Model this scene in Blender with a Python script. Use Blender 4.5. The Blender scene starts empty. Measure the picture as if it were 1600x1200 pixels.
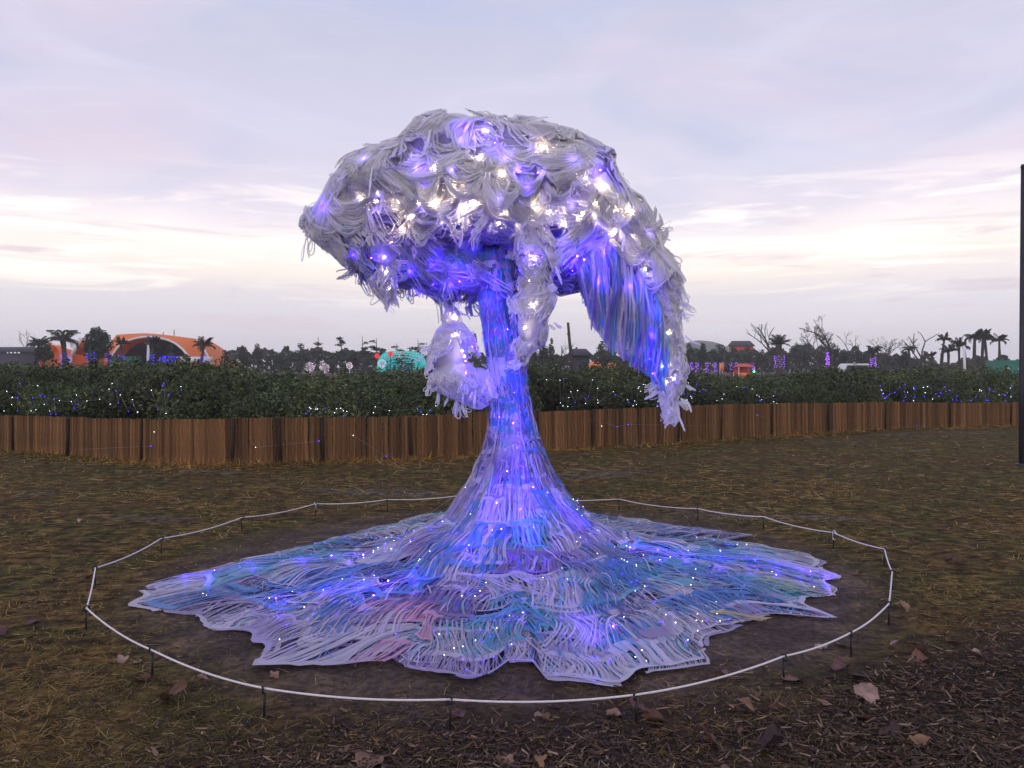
import bpy, math
import numpy as np
from mathutils import Vector, Matrix

# ------------------------------------------------------------------ camera
CAMH = 1.5          # eye height
FPX = 1200.0        # focal length in pixels of the 1600x1200 photograph
HOR = 575.0         # horizon row
sc = bpy.context.scene
COL = sc.collection
cam_d = bpy.data.cameras.new("camera")
cam = bpy.data.objects.new("camera", cam_d)
COL.objects.link(cam)
cam.location = (0, 0, CAMH)
cam.rotation_euler = (math.radians(90), 0, 0)
cam_d.sensor_width = 36.0
cam_d.lens = 36.0 * FPX / 1600.0
cam_d.shift_y = -(600.0 - HOR) / 1600.0
cam_d.clip_start = 0.05
cam_d.clip_end = 6000
sc.camera = cam

# ------------------------------------------------------------------ sky (dusk, broken overcast)
wd = bpy.data.worlds.new("World")
sc.world = wd
wd.use_nodes = True
SUN_EL, SUN_AZ = math.radians(11.0), math.radians(196.0)   # low in the cloudy west, behind the photographer

def build_world():
    nt = wd.node_tree
    nt.nodes.clear()
    N = nt.nodes.new
    L = nt.links.new
    def math_(op, a, b=None, clamp=False):
        n = N('ShaderNodeMath'); n.operation = op; n.use_clamp = clamp
        for i, v in enumerate((a, b)):
            if v is None: continue
            if isinstance(v, (int, float)): n.inputs[i].default_value = v
            else: L(v, n.inputs[i])
        return n.outputs[0]
    def mix(f, a, b):
        n = N('ShaderNodeMix'); n.data_type = 'RGBA'
        if isinstance(f, (int, float)): n.inputs[0].default_value = f
        else: L(f, n.inputs[0])
        for i, v in ((6, a), (7, b)):
            if isinstance(v, tuple): n.inputs[i].default_value = (*v, 1)
            else: L(v, n.inputs[i])
        return n.outputs[2]
    tc = N('ShaderNodeTexCoord')
    sep = N('ShaderNodeSeparateXYZ'); L(tc.outputs['Generated'], sep.inputs[0])
    z = math_('MAXIMUM', sep.outputs[2], 0.0)
    sky = N('ShaderNodeTexSky'); sky.sky_type = 'NISHITA'; sky.sun_disc = False
    sky.sun_elevation = SUN_EL; sky.sun_rotation = SUN_AZ
    sky.air_density = 1.2; sky.dust_density = 2.0
    def noise(scale, mscale, detail=5, rough=.55, dist=0.3, loc=(0, 0, 0)):
        m = N('ShaderNodeMapping'); m.inputs['Scale'].default_value = mscale; m.inputs['Location'].default_value = loc
        L(tc.outputs['Generated'], m.inputs[0])
        n = N('ShaderNodeTexNoise'); n.inputs['Scale'].default_value = scale
        n.inputs['Detail'].default_value = detail; n.inputs['Roughness'].default_value = rough
        n.inputs['Distortion'].default_value = dist
        L(m.outputs[0], n.inputs['Vector'])
        return n.outputs[0]
    # elevation tint of the cloud deck
    big0 = noise(1.6, (1, 1, 2.4), 4, loc=(3.1, 1.2, 0.4))
    zz = math_('ADD', z, math_('MULTIPLY', math_('SUBTRACT', big0, 0.5), 0.10))
    r = N('ShaderNodeValToRGB'); L(zz, r.inputs[0])
    el = r.color_ramp.elements
    pts = [(0.0, (.70, .655, .73)), (0.05, (.71, .67, .74)), (0.09, (.75, .705, .75)), (0.125, (.97, .86, .79)), (0.155, (1.02, .94, .90)),
           (0.20, (.76, .70, .80)), (0.28, (.62, .60, .745)), (0.40, (.53, .535, .69)), (0.55, (.46, .475, .64)), (1.0, (.44, .46, .60))]
    el[0].position = pts[0][0]; el[0].color = (*pts[0][1], 1)
    el[1].position = pts[-1][0]; el[1].color = (*pts[-1][1], 1)
    for p, c in pts[1:-1]:
        e = el.new(p); e.color = (*c, 1)
    base = r.outputs[0]
    # soft large clouds: rosy and bluish masses
    big = noise(1.5, (-1.2, 1, 2.6), 4, .5, .4, (0.4, 7.2, 2.0))
    def ramp(v, a, b):
        m = N('ShaderNodeMapRange'); m.interpolation_type = 'SMOOTHSTEP'
        L(v, m.inputs[0]); m.inputs[1].default_value = a; m.inputs[2].default_value = b
        return m.outputs[0]
    up = ramp(z, 0.12, 0.25)
    rosy = mix(1.0, (.66, .565, .71), (.66, .565, .71))
    c1 = mix(math_('MULTIPLY', math_('MULTIPLY', ramp(big, .44, .62), up), 0.65), base, (.70, .60, .71))
    big2 = noise(2.3, (-1, 1, 3.0), 4, .5, .5, (9.4, 2.2, 5.0))
    c2 = mix(math_('MULTIPLY', math_('MULTIPLY', ramp(big2, .46, .64), up), 0.55), c1, (.45, .51, .72))
    # brighter streaks low down, thin grey-violet bars below them
    st = noise(4.2, (1, 1, 9.0), 7, .6, .7, (1.0, 4.0, .2))
    low = math_('MULTIPLY', ramp(z, .06, .12), math_('SUBTRACT', 1.0, ramp(z, .17, .26)))
    c3 = mix(math_('MULTIPLY', math_('MULTIPLY', ramp(st, .50, .66), low), .85), c2, (1.12, 1.04, .97))
    st2 = noise(5.0, (1, 1, 11.0), 7, .62, .6, (5.0, 1.0, 8.2))
    lo2 = math_('MULTIPLY', ramp(z, .02, .06), math_('SUBTRACT', 1.0, ramp(z, .12, .24)))
    c4 = mix(math_('MULTIPLY', math_('MULTIPLY', ramp(st2, .52, .68), lo2), .75), c3, (.70, .60, .66))
    st3 = noise(3.0, (1, 1, 5.0), 8, .62, .8, (2.0, 3.3, 1.2))
    c5 = mix(math_('MULTIPLY', ramp(st3, .46, .72), .22), c4, (.80, .78, .90))
    hs = N('ShaderNodeVectorMath'); hs.operation = 'SCALE'; hs.inputs[3].default_value = 11.4   # background strength is 0.1
    L(c5, hs.inputs[0])
    skyc = mix(0.97, sky.outputs[0], hs.outputs[0])
    bg = N('ShaderNodeBackground'); bg.inputs[1].default_value = 0.1
    L(skyc, bg.inputs[0])
    out = N('ShaderNodeOutputWorld'); L(bg.outputs[0], out.inputs[0])
build_world()

sun_d = bpy.data.lights.new("sun", 'SUN')
sun_d.energy = 1.0
sun_d.angle = math.radians(60)
sun_d.color = (1.0, .92, .93)
sun = bpy.data.objects.new("sun", sun_d)
COL.objects.link(sun)
_d = Vector((math.sin(SUN_AZ) * math.cos(SUN_EL), math.cos(SUN_AZ) * math.cos(SUN_EL), math.sin(SUN_EL)))
sun.rotation_euler = _d.to_track_quat('Z', 'Y').to_euler()

sc.view_settings.view_transform = 'Standard'
sc.view_settings.look = 'None'
sc.view_settings.exposure = 0.08
sc.view_settings.gamma = 1.0
sc.view_settings.use_curve_mapping = False
sc.render.engine = 'CYCLES'
sc.cycles.use_denoising = True
sc.cycles.max_bounces = 4
sc.cycles.diffuse_bounces = 4
sc.cycles.glossy_bounces = 2
sc.cycles.transmission_bounces = 4
sc.cycles.transparent_max_bounces = 7
sc.cycles.volume_bounces = 1
sc.cycles.caustics_reflective = False
sc.cycles.caustics_refractive = False
sc.cycles.sample_clamp_indirect = 4.0

# ------------------------------------------------------------------ helpers
rng = np.random.default_rng(7)
U = lambda a, b, n=None: rng.uniform(a, b, n)

def at(px, py, d):
    """world point that the photograph shows at (px, py), d metres ahead"""
    return np.array(((px - 800.0) / FPX * d, d, CAMH - (py - HOR) / FPX * d))

def _h(i):
    x = (i[..., 0] * 374761393 + i[..., 1] * 668265263 + i[..., 2] * 2147483647) & 0xffffffff
    x = ((x ^ (x >> 13)) * 1274126177) & 0xffffffff
    x = ((x ^ (x >> 16)) * 2246822519) & 0xffffffff
    return ((x ^ (x >> 15)) & 0xffff) / 65535.0

def vn(p, s=1.0):
    """value noise, -1..1"""
    p = np.asarray(p, float) * s
    i = np.floor(p).astype(np.int64)
    f = p - i
    f = f * f * (3 - 2 * f)
    r = 0.0
    for dx in (0, 1):
        wx = f[..., 0] if dx else 1 - f[..., 0]
        for dy in (0, 1):
            wy = f[..., 1] if dy else 1 - f[..., 1]
            for dz in (0, 1):
                wz = f[..., 2] if dz else 1 - f[..., 2]
                r = r + wx * wy * wz * _h(i + np.array((dx, dy, dz)))
    return r * 2 - 1

def fbm(p, s=1.0, o=3):
    a, r = 1.0, 0.0
    for k in range(o):
        r = r + a * vn(np.asarray(p) + 17.3 * k, s); s *= 2.1; a *= .5
    return r

def xyz(x, y, z=0.0):
    x, y, z = np.broadcast_arrays(x, y, z)
    return np.stack((x, y, z), -1).astype(float)

def norm(v):
    return v / (np.linalg.norm(v, axis=-1, keepdims=True) + 1e-12)

def mesh_data(name, V, F, cols=None, smooth=False, attrs=None):
    """V (n,3); F list of face arrays (m,3|4); cols per-vertex (n,3)"""
    me = bpy.data.meshes.new(name)
    V = np.ascontiguousarray(V, np.float32).reshape(-1, 3)
    if isinstance(F, np.ndarray): F = [F]
    F = [np.asarray(f, np.int32) for f in F if len(f)]
    me.vertices.add(len(V)); me.vertices.foreach_set('co', V.ravel())
    lv = np.concatenate([f.ravel() for f in F])
    cnt = np.concatenate([np.full(len(f), f.shape[1], np.int32) for f in F])
    me.loops.add(len(lv)); me.loops.foreach_set('vertex_index', lv)
    me.polygons.add(len(cnt))
    st = np.concatenate(([0], np.cumsum(cnt)[:-1])).astype(np.int32)
    me.polygons.foreach_set('loop_start', st)
    if smooth: me.polygons.foreach_set('use_smooth', np.ones(len(cnt), bool))
    if cols is not None:
        a = me.attributes.new('Col', 'FLOAT_COLOR', 'POINT')
        c = np.ones((len(V), 4), np.float32); c[:, :3] = np.asarray(cols).reshape(-1, 3)
        a.data.foreach_set('color', c.ravel())
    for k, v in (attrs or {}).items():
        a = me.attributes.new(k, 'FLOAT', 'POINT'); a.data.foreach_set('value', np.asarray(v, np.float32))
    me.update(calc_edges=True)
    me.validate()
    return me

def link(name, me, mat=None, parent=None, loc=None):
    if mat is not None and me is not None and not me.materials: me.materials.append(mat)
    o = bpy.data.objects.new(name, me)
    COL.objects.link(o)
    if parent is not None:
        o.parent = parent
        if loc is None:                      # mesh is in world space: keep it there
            w = Vector(parent.location)
            if parent.parent: w = w + Vector(parent.parent.location)
            o.location = -w
    if loc is not None: o.location = loc
    return o

def tag(o, label=None, cat=None, group=None, kind=None):
    if label: o['label'] = label
    if cat: o['category'] = cat
    if group: o['group'] = group
    if kind: o['kind'] = kind
    return o

def thing(name, label, cat, loc=(0, 0, 0), group=None):
    o = bpy.data.objects.new(name, None); COL.objects.link(o)
    o.empty_display_size = .1
    o.location = [float(v) for v in loc]
    return tag(o, label, cat, group)

def dup(root, loc, rotz=0.0, scale=(1, 1, 1), label=None, group=None):
    r = root.copy(); COL.objects.link(r)
    r.location = [float(v) for v in loc]; r.rotation_euler = (0, 0, rotz); r.scale = scale
    if label: r['label'] = label
    if group: r['group'] = group
    for ch in list(root.children):
        c = ch.copy(); COL.objects.link(c); c.parent = r
        for g in list(ch.children):
            d = g.copy(); COL.objects.link(d); d.parent = c
    return r

class MB:
    """collects pieces of one mesh"""
    def __init__(s): s.V = []; s.Q = []; s.T = []; s.C = []; s.n = 0
    def add(s, V, Q=None, T=None, col=(.5, .5, .5)):
        V = np.asarray(V, float).reshape(-1, 3)
        s.V.append(V)
        if Q is not None and len(Q): s.Q.append(np.asarray(Q, int).reshape(-1, 4) + s.n)
        if T is not None and len(T): s.T.append(np.asarray(T, int).reshape(-1, 3) + s.n)
        c = np.asarray(col, float)
        s.C.append(np.broadcast_to(c, (len(V), 3)) if c.ndim == 1 else c.reshape(-1, 3))
        s.n += len(V)
        return s
    def box(s, c, h, col=(.5, .5, .5), rz=0.0):
        c = np.asarray(c, float); h = np.asarray(h, float)
        P = np.array([(x, y, z) for x in (-1, 1) for y in (-1, 1) for z in (-1, 1)], float) * h
        if rz:
            co, si = math.cos(rz), math.sin(rz)
            P = np.stack((P[:, 0] * co - P[:, 1] * si, P[:, 0] * si + P[:, 1] * co, P[:, 2]), -1)
        return s.add(P + c, [(0, 1, 3, 2), (4, 6, 7, 5), (0, 4, 5, 1), (2, 3, 7, 6), (0, 2, 6, 4), (1, 5, 7, 3)], col=col)
    def tube(s, P, R, k=6, col=(.5, .5, .5), cap=True):
        P = np.asarray(P, float); n = len(P)
        R = np.broadcast_to(np.asarray(R, float), (n,))
        t = norm(np.gradient(P, axis=0))
        ref = np.array((0.0, 0, 1)) if abs(t[:, 2]).mean() < .8 else np.array((1.0, 0, 0))
        a = norm(np.cross(t, ref)); b = np.cross(t, a)
        th = np.arange(k) * 2 * math.pi / k
        V = P[:, None] + R[:, None, None] * (np.cos(th)[None, :, None] * a[:, None] + np.sin(th)[None, :, None] * b[:, None])
        i = np.arange(n - 1)[:, None] * k; j = np.arange(k)[None]
        Q = np.stack((i + j, i + (j + 1) % k, i + k + (j + 1) % k, i + k + j), -1).reshape(-1, 4)
        V = V.reshape(-1, 3); T = []
        if cap:
            V = np.concatenate((V, P[:1], P[-1:]))
            for q in range(k):
                T.append((n * k, (q + 1) % k, q)); T.append((n * k + 1, (n - 1) * k + q, (n - 1) * k + (q + 1) % k))
        return s.add(V, Q, T, col)
    def grid(s, P, col=(.5, .5, .5), wrap=False):
        P = np.asarray(P, float); n, m = P.shape[:2]
        i = np.arange(n - 1)[:, None] * m
        j = np.arange(m if wrap else m - 1)[None]
        Q = np.stack((i + j, i + (j + 1) % m, i + m + (j + 1) % m, i + m + j), -1).reshape(-1, 4)
        return s.add(P.reshape(-1, 3), Q, col=np.asarray(col).reshape(-1, 3) if np.asarray(col).ndim == 3 else col)
    def ribbons(s, C, W, col):
        """C (n,m,3) centre lines, W (n,m,3) half-width vectors, col (n,3) or (n,m,3)"""
        n, m = C.shape[:2]
        V = np.stack((C - W, C + W), 2)
        b = np.arange(n)[:, None] * (2 * m) + np.arange(m - 1)[None] * 2
        Q = np.stack((b, b + 1, b + 3, b + 2), -1).reshape(-1, 4)
        col = np.asarray(col, float)
        if col.ndim == 2: col = np.broadcast_to(col[:, None, None], (n, m, 2, 3))
        elif col.ndim == 3: col = np.broadcast_to(col[:, :, None], (n, m, 2, 3))
        return s.add(V.reshape(-1, 3), Q, col=col.reshape(-1, 3) if col.ndim > 1 else col)
    def dots(s, P, r, col=(1, 1, 1)):
        """small octahedra"""
        P = np.asarray(P, float).reshape(-1, 3); n = len(P)
        r = np.broadcast_to(np.asarray(r, float), (n,))
        O = np.array([(1, 0, 0), (-1, 0, 0), (0, 1, 0), (0, -1, 0), (0, 0, 1), (0, 0, -1)], float)
        V = P[:, None] + O[None] * r[:, None, None]
        f = np.array([(0, 2, 4), (2, 1, 4), (1, 3, 4), (3, 0, 4), (2, 0, 5), (1, 2, 5), (3, 1, 5), (0, 3, 5)])
        T = (np.arange(n)[:, None, None] * 6 + f[None]).reshape(-1, 3)
        return s.add(V.reshape(-1, 3), None, T, col)
    def data(s, name, smooth=False):
        F = []
        if s.Q: F.append(np.concatenate(s.Q))
        if s.T: F.append(np.concatenate(s.T))
        return mesh_data(name, np.concatenate(s.V), F, np.concatenate(s.C), smooth)
    def build(s, name, mat, parent=None, loc=None, smooth=False):
        return link(name, s.data(name, smooth), mat, parent, loc)

# ------------------------------------------------------------------ materials
def new_mat(name):
    m = bpy.data.materials.new(name); m.use_nodes = True
    nt = m.node_tree; nt.nodes.clear()
    return m, nt, nt.nodes.new, nt.links.new

def nmix(N, L, f, a, b, mode='MIX'):
    n = N('ShaderNodeMix'); n.data_type = 'RGBA'; n.blend_type = mode
    if isinstance(f, (int, float)): n.inputs[0].default_value = f
    else: L(f, n.inputs[0])
    for i, v in ((6, a), (7, b)):
        if isinstance(v, tuple): n.inputs[i].default_value = (*v[:3], 1)
        else: L(v, n.inputs[i])
    return n.outputs[2]

def nnoise(N, L, scale, detail=4, vec=None, mscale=None, rough=.55):
    n = N('ShaderNodeTexNoise'); n.inputs['Scale'].default_value = scale
    n.inputs['Detail'].default_value = detail; n.inputs['Roughness'].default_value = rough
    if mscale is not None:
        m = N('ShaderNodeMapping'); m.inputs['Scale'].default_value = mscale
        L(vec, m.inputs[0]); L(m.outputs[0], n.inputs['Vector'])
    elif vec is not None: L(vec, n.inputs['Vector'])
    return n.outputs[0]

def nramp(N, L, v, a, b):
    m = N('ShaderNodeMapRange'); m.interpolation_type = 'SMOOTHSTEP'
    L(v, m.inputs[0]); m.inputs[1].default_value = a; m.inputs[2].default_value = b
    return m.outputs[0]

def pmat(name, color, rough=.7, var=.25, scale=6.0, bump=0.0, use_col=False, transl=0.0, metal=0.0, spec=.3, objvar=0.0, mscale=None):
    """principled material, colour broken up by noise"""
    m, nt, N, L = new_mat(name)
    tc = N('ShaderNodeTexCoord')
    nz = nnoise(N, L, scale, 5, tc.outputs['Object'], mscale or (1, 1, 1))
    if use_col:
        a = N('ShaderNodeAttribute'); a.attribute_name = 'Col'; base = a.outputs['Color']
    else:
        rgb = N('ShaderNodeRGB'); rgb.outputs[0].default_value = (*color, 1); base = rgb.outputs[0]
    k = N('ShaderNodeMapRange'); L(nz, k.inputs[0]); k.inputs[1].default_value = .25; k.inputs[2].default_value = .75
    k.inputs[3].default_value = 1 - var; k.inputs[4].default_value = 1 + var
    f = k.outputs[0]
    if objvar:
        oi = N('ShaderNodeObjectInfo')
        k2 = N('ShaderNodeMapRange'); L(oi.outputs['Random'], k2.inputs[0]); k2.inputs[3].default_value = 1 - objvar; k2.inputs[4].default_value = 1 + objvar
        mm = N('ShaderNodeMath'); mm.operation = 'MULTIPLY'; L(f, mm.inputs[0]); L(k2.outputs[0], mm.inputs[1]); f = mm.outputs[0]
    sv = N('ShaderNodeVectorMath'); sv.operation = 'SCALE'; L(base, sv.inputs[0]); L(f, sv.inputs[3])
    p = N('ShaderNodeBsdfPrincipled')
    L(sv.outputs[0], p.inputs['Base Color'])
    p.inputs['Roughness'].default_value = rough; p.inputs['Metallic'].default_value = metal
    p.inputs['Specular IOR Level'].default_value = spec
    if bump:
        b = N('ShaderNodeBump'); b.inputs['Strength'].default_value = bump; b.inputs['Distance'].default_value = .02
        L(nz, b.inputs['Height']); L(b.outputs[0], p.inputs['Normal'])
    sh = p.outputs[0]
    if transl:
        t = N('ShaderNodeBsdfTranslucent'); L(sv.outputs[0], t.inputs[0])
        x = N('ShaderNodeMixShader'); x.inputs[0].default_value = transl
        L(sh, x.inputs[1]); L(t.outputs[0], x.inputs[2]); sh = x.outputs[0]
    o = N('ShaderNodeOutputMaterial'); L(sh, o.inputs[0])
    return m

def plastic(name, transl=.4, clear=0.0, rough=.28, gloss=.35):
    """thin bag film: scatters on both sides, shines, tinted by its own dye"""
    m, nt, N, L = new_mat(name)
    a = N('ShaderNodeAttribute'); a.attribute_name = 'Col'
    d = N('ShaderNodeBsdfDiffuse'); L(a.outputs['Color'], d.inputs[0])
    t = N('ShaderNodeBsdfTranslucent'); L(a.outputs['Color'], t.inputs[0])
    x = N('ShaderNodeMixShader'); x.inputs[0].default_value = transl
    L(d.outputs[0], x.inputs[1]); L(t.outputs[0], x.inputs[2]); sh = x.outputs[0]
    if clear:
        tr = N('ShaderNodeBsdfTransparent'); tr.inputs[0].default_value = (.95, .95, 1, 1)
        y = N('ShaderNodeMixShader'); y.inputs[0].default_value = clear
        L(sh, y.inputs[1]); L(tr.outputs[0], y.inputs[2]); sh = y.outputs[0]
    g = N('ShaderNodeBsdfGlossy'); g.inputs['Roughness'].default_value = rough
    tc = N('ShaderNodeTexCoord')
    b = N('ShaderNodeBump'); b.inputs['Strength'].default_value = .35; b.inputs['Distance'].default_value = .01
    L(nnoise(N, L, 60, 2, tc.outputs['Object']), b.inputs['Height'])
    L(b.outputs[0], g.inputs['Normal'])
    lw = N('ShaderNodeLayerWeight'); lw.inputs[0].default_value = .5      # same on both faces of the film
    L(b.outputs[0], lw.inputs['Normal'])
    pw = N('ShaderNodeMath'); pw.operation = 'POWER'; L(lw.outputs['Facing'], pw.inputs[0]); pw.inputs[1].default_value = 4.0
    fr = N('ShaderNodeMapRange'); L(pw.outputs[0], fr.inputs[0]); fr.inputs[3].default_value = .035; fr.inputs[4].default_value = gloss
    z = N('ShaderNodeMixShader'); L(fr.outputs[0], z.inputs[0]); L(sh, z.inputs[1]); L(g.outputs[0], z.inputs[2])
    o = N('ShaderNodeOutputMaterial'); L(z.outputs[0], o.inputs[0])
    return m

def emit(name, color, strength):
    m, nt, N, L = new_mat(name)
    e = N('ShaderNodeEmission'); e.inputs[0].default_value = (*color, 1); e.inputs[1].default_value = strength
    o = N('ShaderNodeOutputMaterial'); L(e.outputs[0], o.inputs[0])
    return m

M = {}
M['strip'] = plastic('white_bag_strip', .50, .24, .22, .42)
M['film'] = plastic('tinted_bag_film', .42, .20, .22, .42)
M['lining'] = plastic('crumpled_lining_film', .5, .0, .2)
M['led_warm'] = emit('warm_led', (1.0, .80, .48), 260)
M['led_blue'] = emit('blue_led', (.050, .012, 1.0), 14)
M['led_glow'] = emit('bright_blue_led', (.075, .020, 1.0), 500)
M['led_inner'] = emit('inner_blue_led', (.090, .028, 1.0), 1500)
M['led_violet'] = emit('violet_led', (.11, .02, 1.0), 7)
M['led_white'] = emit('cold_white_led', (.80, .90, 1.0), 9)
M['wire'] = pmat('clear_grey_wire', (.35, .35, .38), .5)
M['blade'] = pmat('dry_grass_blade', (0, 0, 0), .8, .15, 20, use_col=True, transl=.2)
M['chip'] = pmat('wood_chip', (0, 0, 0), .85, .35, 60, use_col=True)
M['leaf'] = pmat('dead_leaf', (0, 0, 0), .75, .35, 30, .4, use_col=True, transl=.1)
M['rope'] = pmat('white_rope', (.72, .68, .68), .7, .15, 80, .4)
M['peg'] = pmat('black_peg', (.012, .012, .014), .45, .3, 40)
M['slat'] = pmat('bamboo_slat', (0, 0, 0), .75, .6, 5.0, .5, objvar=.42, mscale=(16, 16, .9), use_col=True)
M['post'] = pmat('dark_post', (.030, .017, .011), .85, .4, 8)
M['shrub'] = pmat('mangrove_leaf', (0, 0, 0), .55, .2, 3, use_col=True, transl=.22, objvar=.55)
M['farleaf'] = pmat('far_foliage', (0, 0, 0), .7, .25, .6, use_col=True, transl=.15)
M['bark'] = pmat('bark', (.060, .048, .042), .9, .4, 4)
M['colour'] = pmat('painted_surface', (0, 0, 0), .6, .10, .8, use_col=True)
M['pole'] = pmat('dark_painted_steel', (.030, .030, .045), .4, .15, 3, metal=.2)
# ------------------------------------------------------------------ ground
D0 = 5.8                                   # distance of the sculpture
def gz(x, y):
    x = np.asarray(x, float); y = np.asarray(y, float)
    near = np.clip((40 - y) / 20, 0, 1)
    h = .030 * vn(xyz(x, y), .55) + .014 * vn(xyz(x, y, 3.3), 2.3)
    calm = 1 - .7 * np.exp(-((x / 2.6) ** 2 + ((y - D0) / 2.4) ** 2) ** 2)
    return h * near * calm + np.clip((x + 16) * -.02, 0, .2) * near * 0

def mulch_mask(x, y):
    """where wood chips were spread: along the front and to the right"""
    edge = 3.22 + .16 * x + .22 * vn(xyz(x, y), .9) + np.clip(x - 1.3, 0, 3) * .55 - np.clip(-x - .5, 0, 3) * .25
    return np.clip((edge - y) / .5 + .5, 0, 1)

def skirt_dist(x, y):
    return np.sqrt((np.asarray(x) / 1.0) ** 2 + ((np.asarray(y) - D0) / .98) ** 2)

def build_ground():
    def axis(a, b, step, far, grow=1.35):
        c = list(np.arange(a, b, step)); s = step
        lo = [a]; 
        while lo[-1] > -far: s *= grow; lo.append(lo[-1] - s)
        s = step; hi = [c[-1]]
        while hi[-1] < far: s *= grow; hi.append(hi[-1] + s)
        return np.array(lo[:0:-1] + c + hi[1:])
    xs = axis(-6.5, 7.5, .06, 640); ys = axis(1.2, 11, .06, 640)
    X, Y = np.meshgrid(xs, ys, indexing='ij')
    Z = gz(X, Y) + .006 * vn(xyz(X, Y), 9) * (Y < 14)
    V = xyz(X, Y, Z)
    n, m = X.shape
    i = np.arange(n - 1)[:, None] * m; j = np.arange(m - 1)[None]
    Q = np.stack((i + j, i + m + j, i + m + j + 1, i + j + 1), -1).reshape(-1, 4)
    mul = mulch_mask(X, Y)
    bare = np.clip((2.75 - skirt_dist(X, Y)) / .5, 0, 1)
    me = mesh_data('ground', V.reshape(-1, 3), Q, None, True, {'mulch': mul.ravel(), 'bare': bare.ravel()})
    mt, nt, N, L = new_mat('trodden_ground')
    tc = N('ShaderNodeTexCoord'); P = tc.outputs['Object']
    def attr(k):
        a = N('ShaderNodeAttribute'); a.attribute_name = k; return a.outputs['Fac']
    n1 = nnoise(N, L, .9, 6, P); n2 = nnoise(N, L, 3.1, 6, P, (1, 1, 1)); n3 = nnoise(N, L, 26, 5, P); n4 = nnoise(N, L, .33, 5, P, (1, 2.2, 1))
    c = nmix(N, L, nramp(N, L, n1, .42, .60), (.110, .068, .022), (.080, .074, .018))
    c = nmix(N, L, nramp(N, L, n2, .48, .66), c, (.185, .118, .034))
    c = nmix(N, L, nramp(N, L, n4, .56, .70), c, (.15, .125, .105))
    n5 = nnoise(N, L, 7.5, 6, P, (1, 1.6, 1))
    dk = N('ShaderNodeVectorMath'); dk.operation = 'SCALE'; L(c, dk.inputs[0]); k5 = N('ShaderNodeMapRange'); L(n5, k5.inputs[0]); k5.inputs[1].default_value = .38; k5.inputs[2].default_value = .64; k5.inputs[3].default_value = .22; k5.inputs[4].default_value = 1.35
    L(k5.outputs[0], dk.inputs[3]); c = dk.outputs[0]
    c = nmix(N, L, attr('bare'), c, nmix(N, L, nramp(N, L, n2, .4, .65), (.070, .052, .044), (.135, .100, .080)))
    c = nmix(N, L, attr('mulch'), c, nmix(N, L, nramp(N, L, n2, .35, .7), (.022, .015, .011), (.045, .030, .022)))
    c = nmix(N, L, nramp(N, L, n3, .35, .62), nmix(N, L, .55, c, (.012, .010, .008)), c)
    p = N('ShaderNodeBsdfPrincipled'); L(c, p.inputs['Base Color']); p.inputs['Roughness'].default_value = .95
    p.inputs['Specular IOR Level'].default_value = .1
    b = N('ShaderNodeBump'); b.inputs['Strength'].default_value = .8; b.inputs['Distance'].default_value = .03
    L(n3, b.inputs['Height']); L(b.outputs[0], p.inputs['Normal'])
    o = N('ShaderNodeOutputMaterial'); L(p.outputs[0], o.inputs[0])
    g = link('ground', me, mt)
    tag(g, 'trodden ground of dry grass and bare earth', kind='structure')
build_ground()

# --- fence line: (photo column, distance, height)
FENCE = [(-160, 15.6, .64), (0, 14.2, .64), (110, 13.3, .66), (330, 11.8, .72), (500, 12.4, .69), (730, 13.2, .72), (870, 14.1, .70), (1060, 15.5, .73),
         (1200, 16.8, .72), (1380, 18.6, .66), (1590, 20.2, .58), (1700, 21.0, .56)]
FP = np.array([at(c, HOR, d) for c, d, h in FENCE])[:, :2]
FH = np.array([h for _, _, h in FENCE])
FS = np.concatenate(([0], np.cumsum(np.linalg.norm(np.diff(FP, axis=0), axis=1))))
# round the corners of the line a little
_s = np.linspace(0, FS[-1], 400)
_fx, _fy, _fh = (np.interp(_s, FS, a) for a in (FP[:, 0], FP[:, 1], FH))
_k = np.hanning(31); _k /= _k.sum()
_sm = lambda a: np.convolve(np.pad(a, 15, mode='edge'), _k, 'valid')
_fx, _fy, _fh = _sm(_fx), _sm(_fy), _sm(_fh)
def fence_at(s):
    return np.interp(s, _s, _fx), np.interp(s, _s, _fy), np.interp(s, _s, _fh)
_fcol = 800 + FPX * _fx / _fy
def fence_depth(px): return float(np.interp(px, _fcol, _fy))
def fence_s(px): return float(np.interp(px, _fcol, _s))

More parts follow.
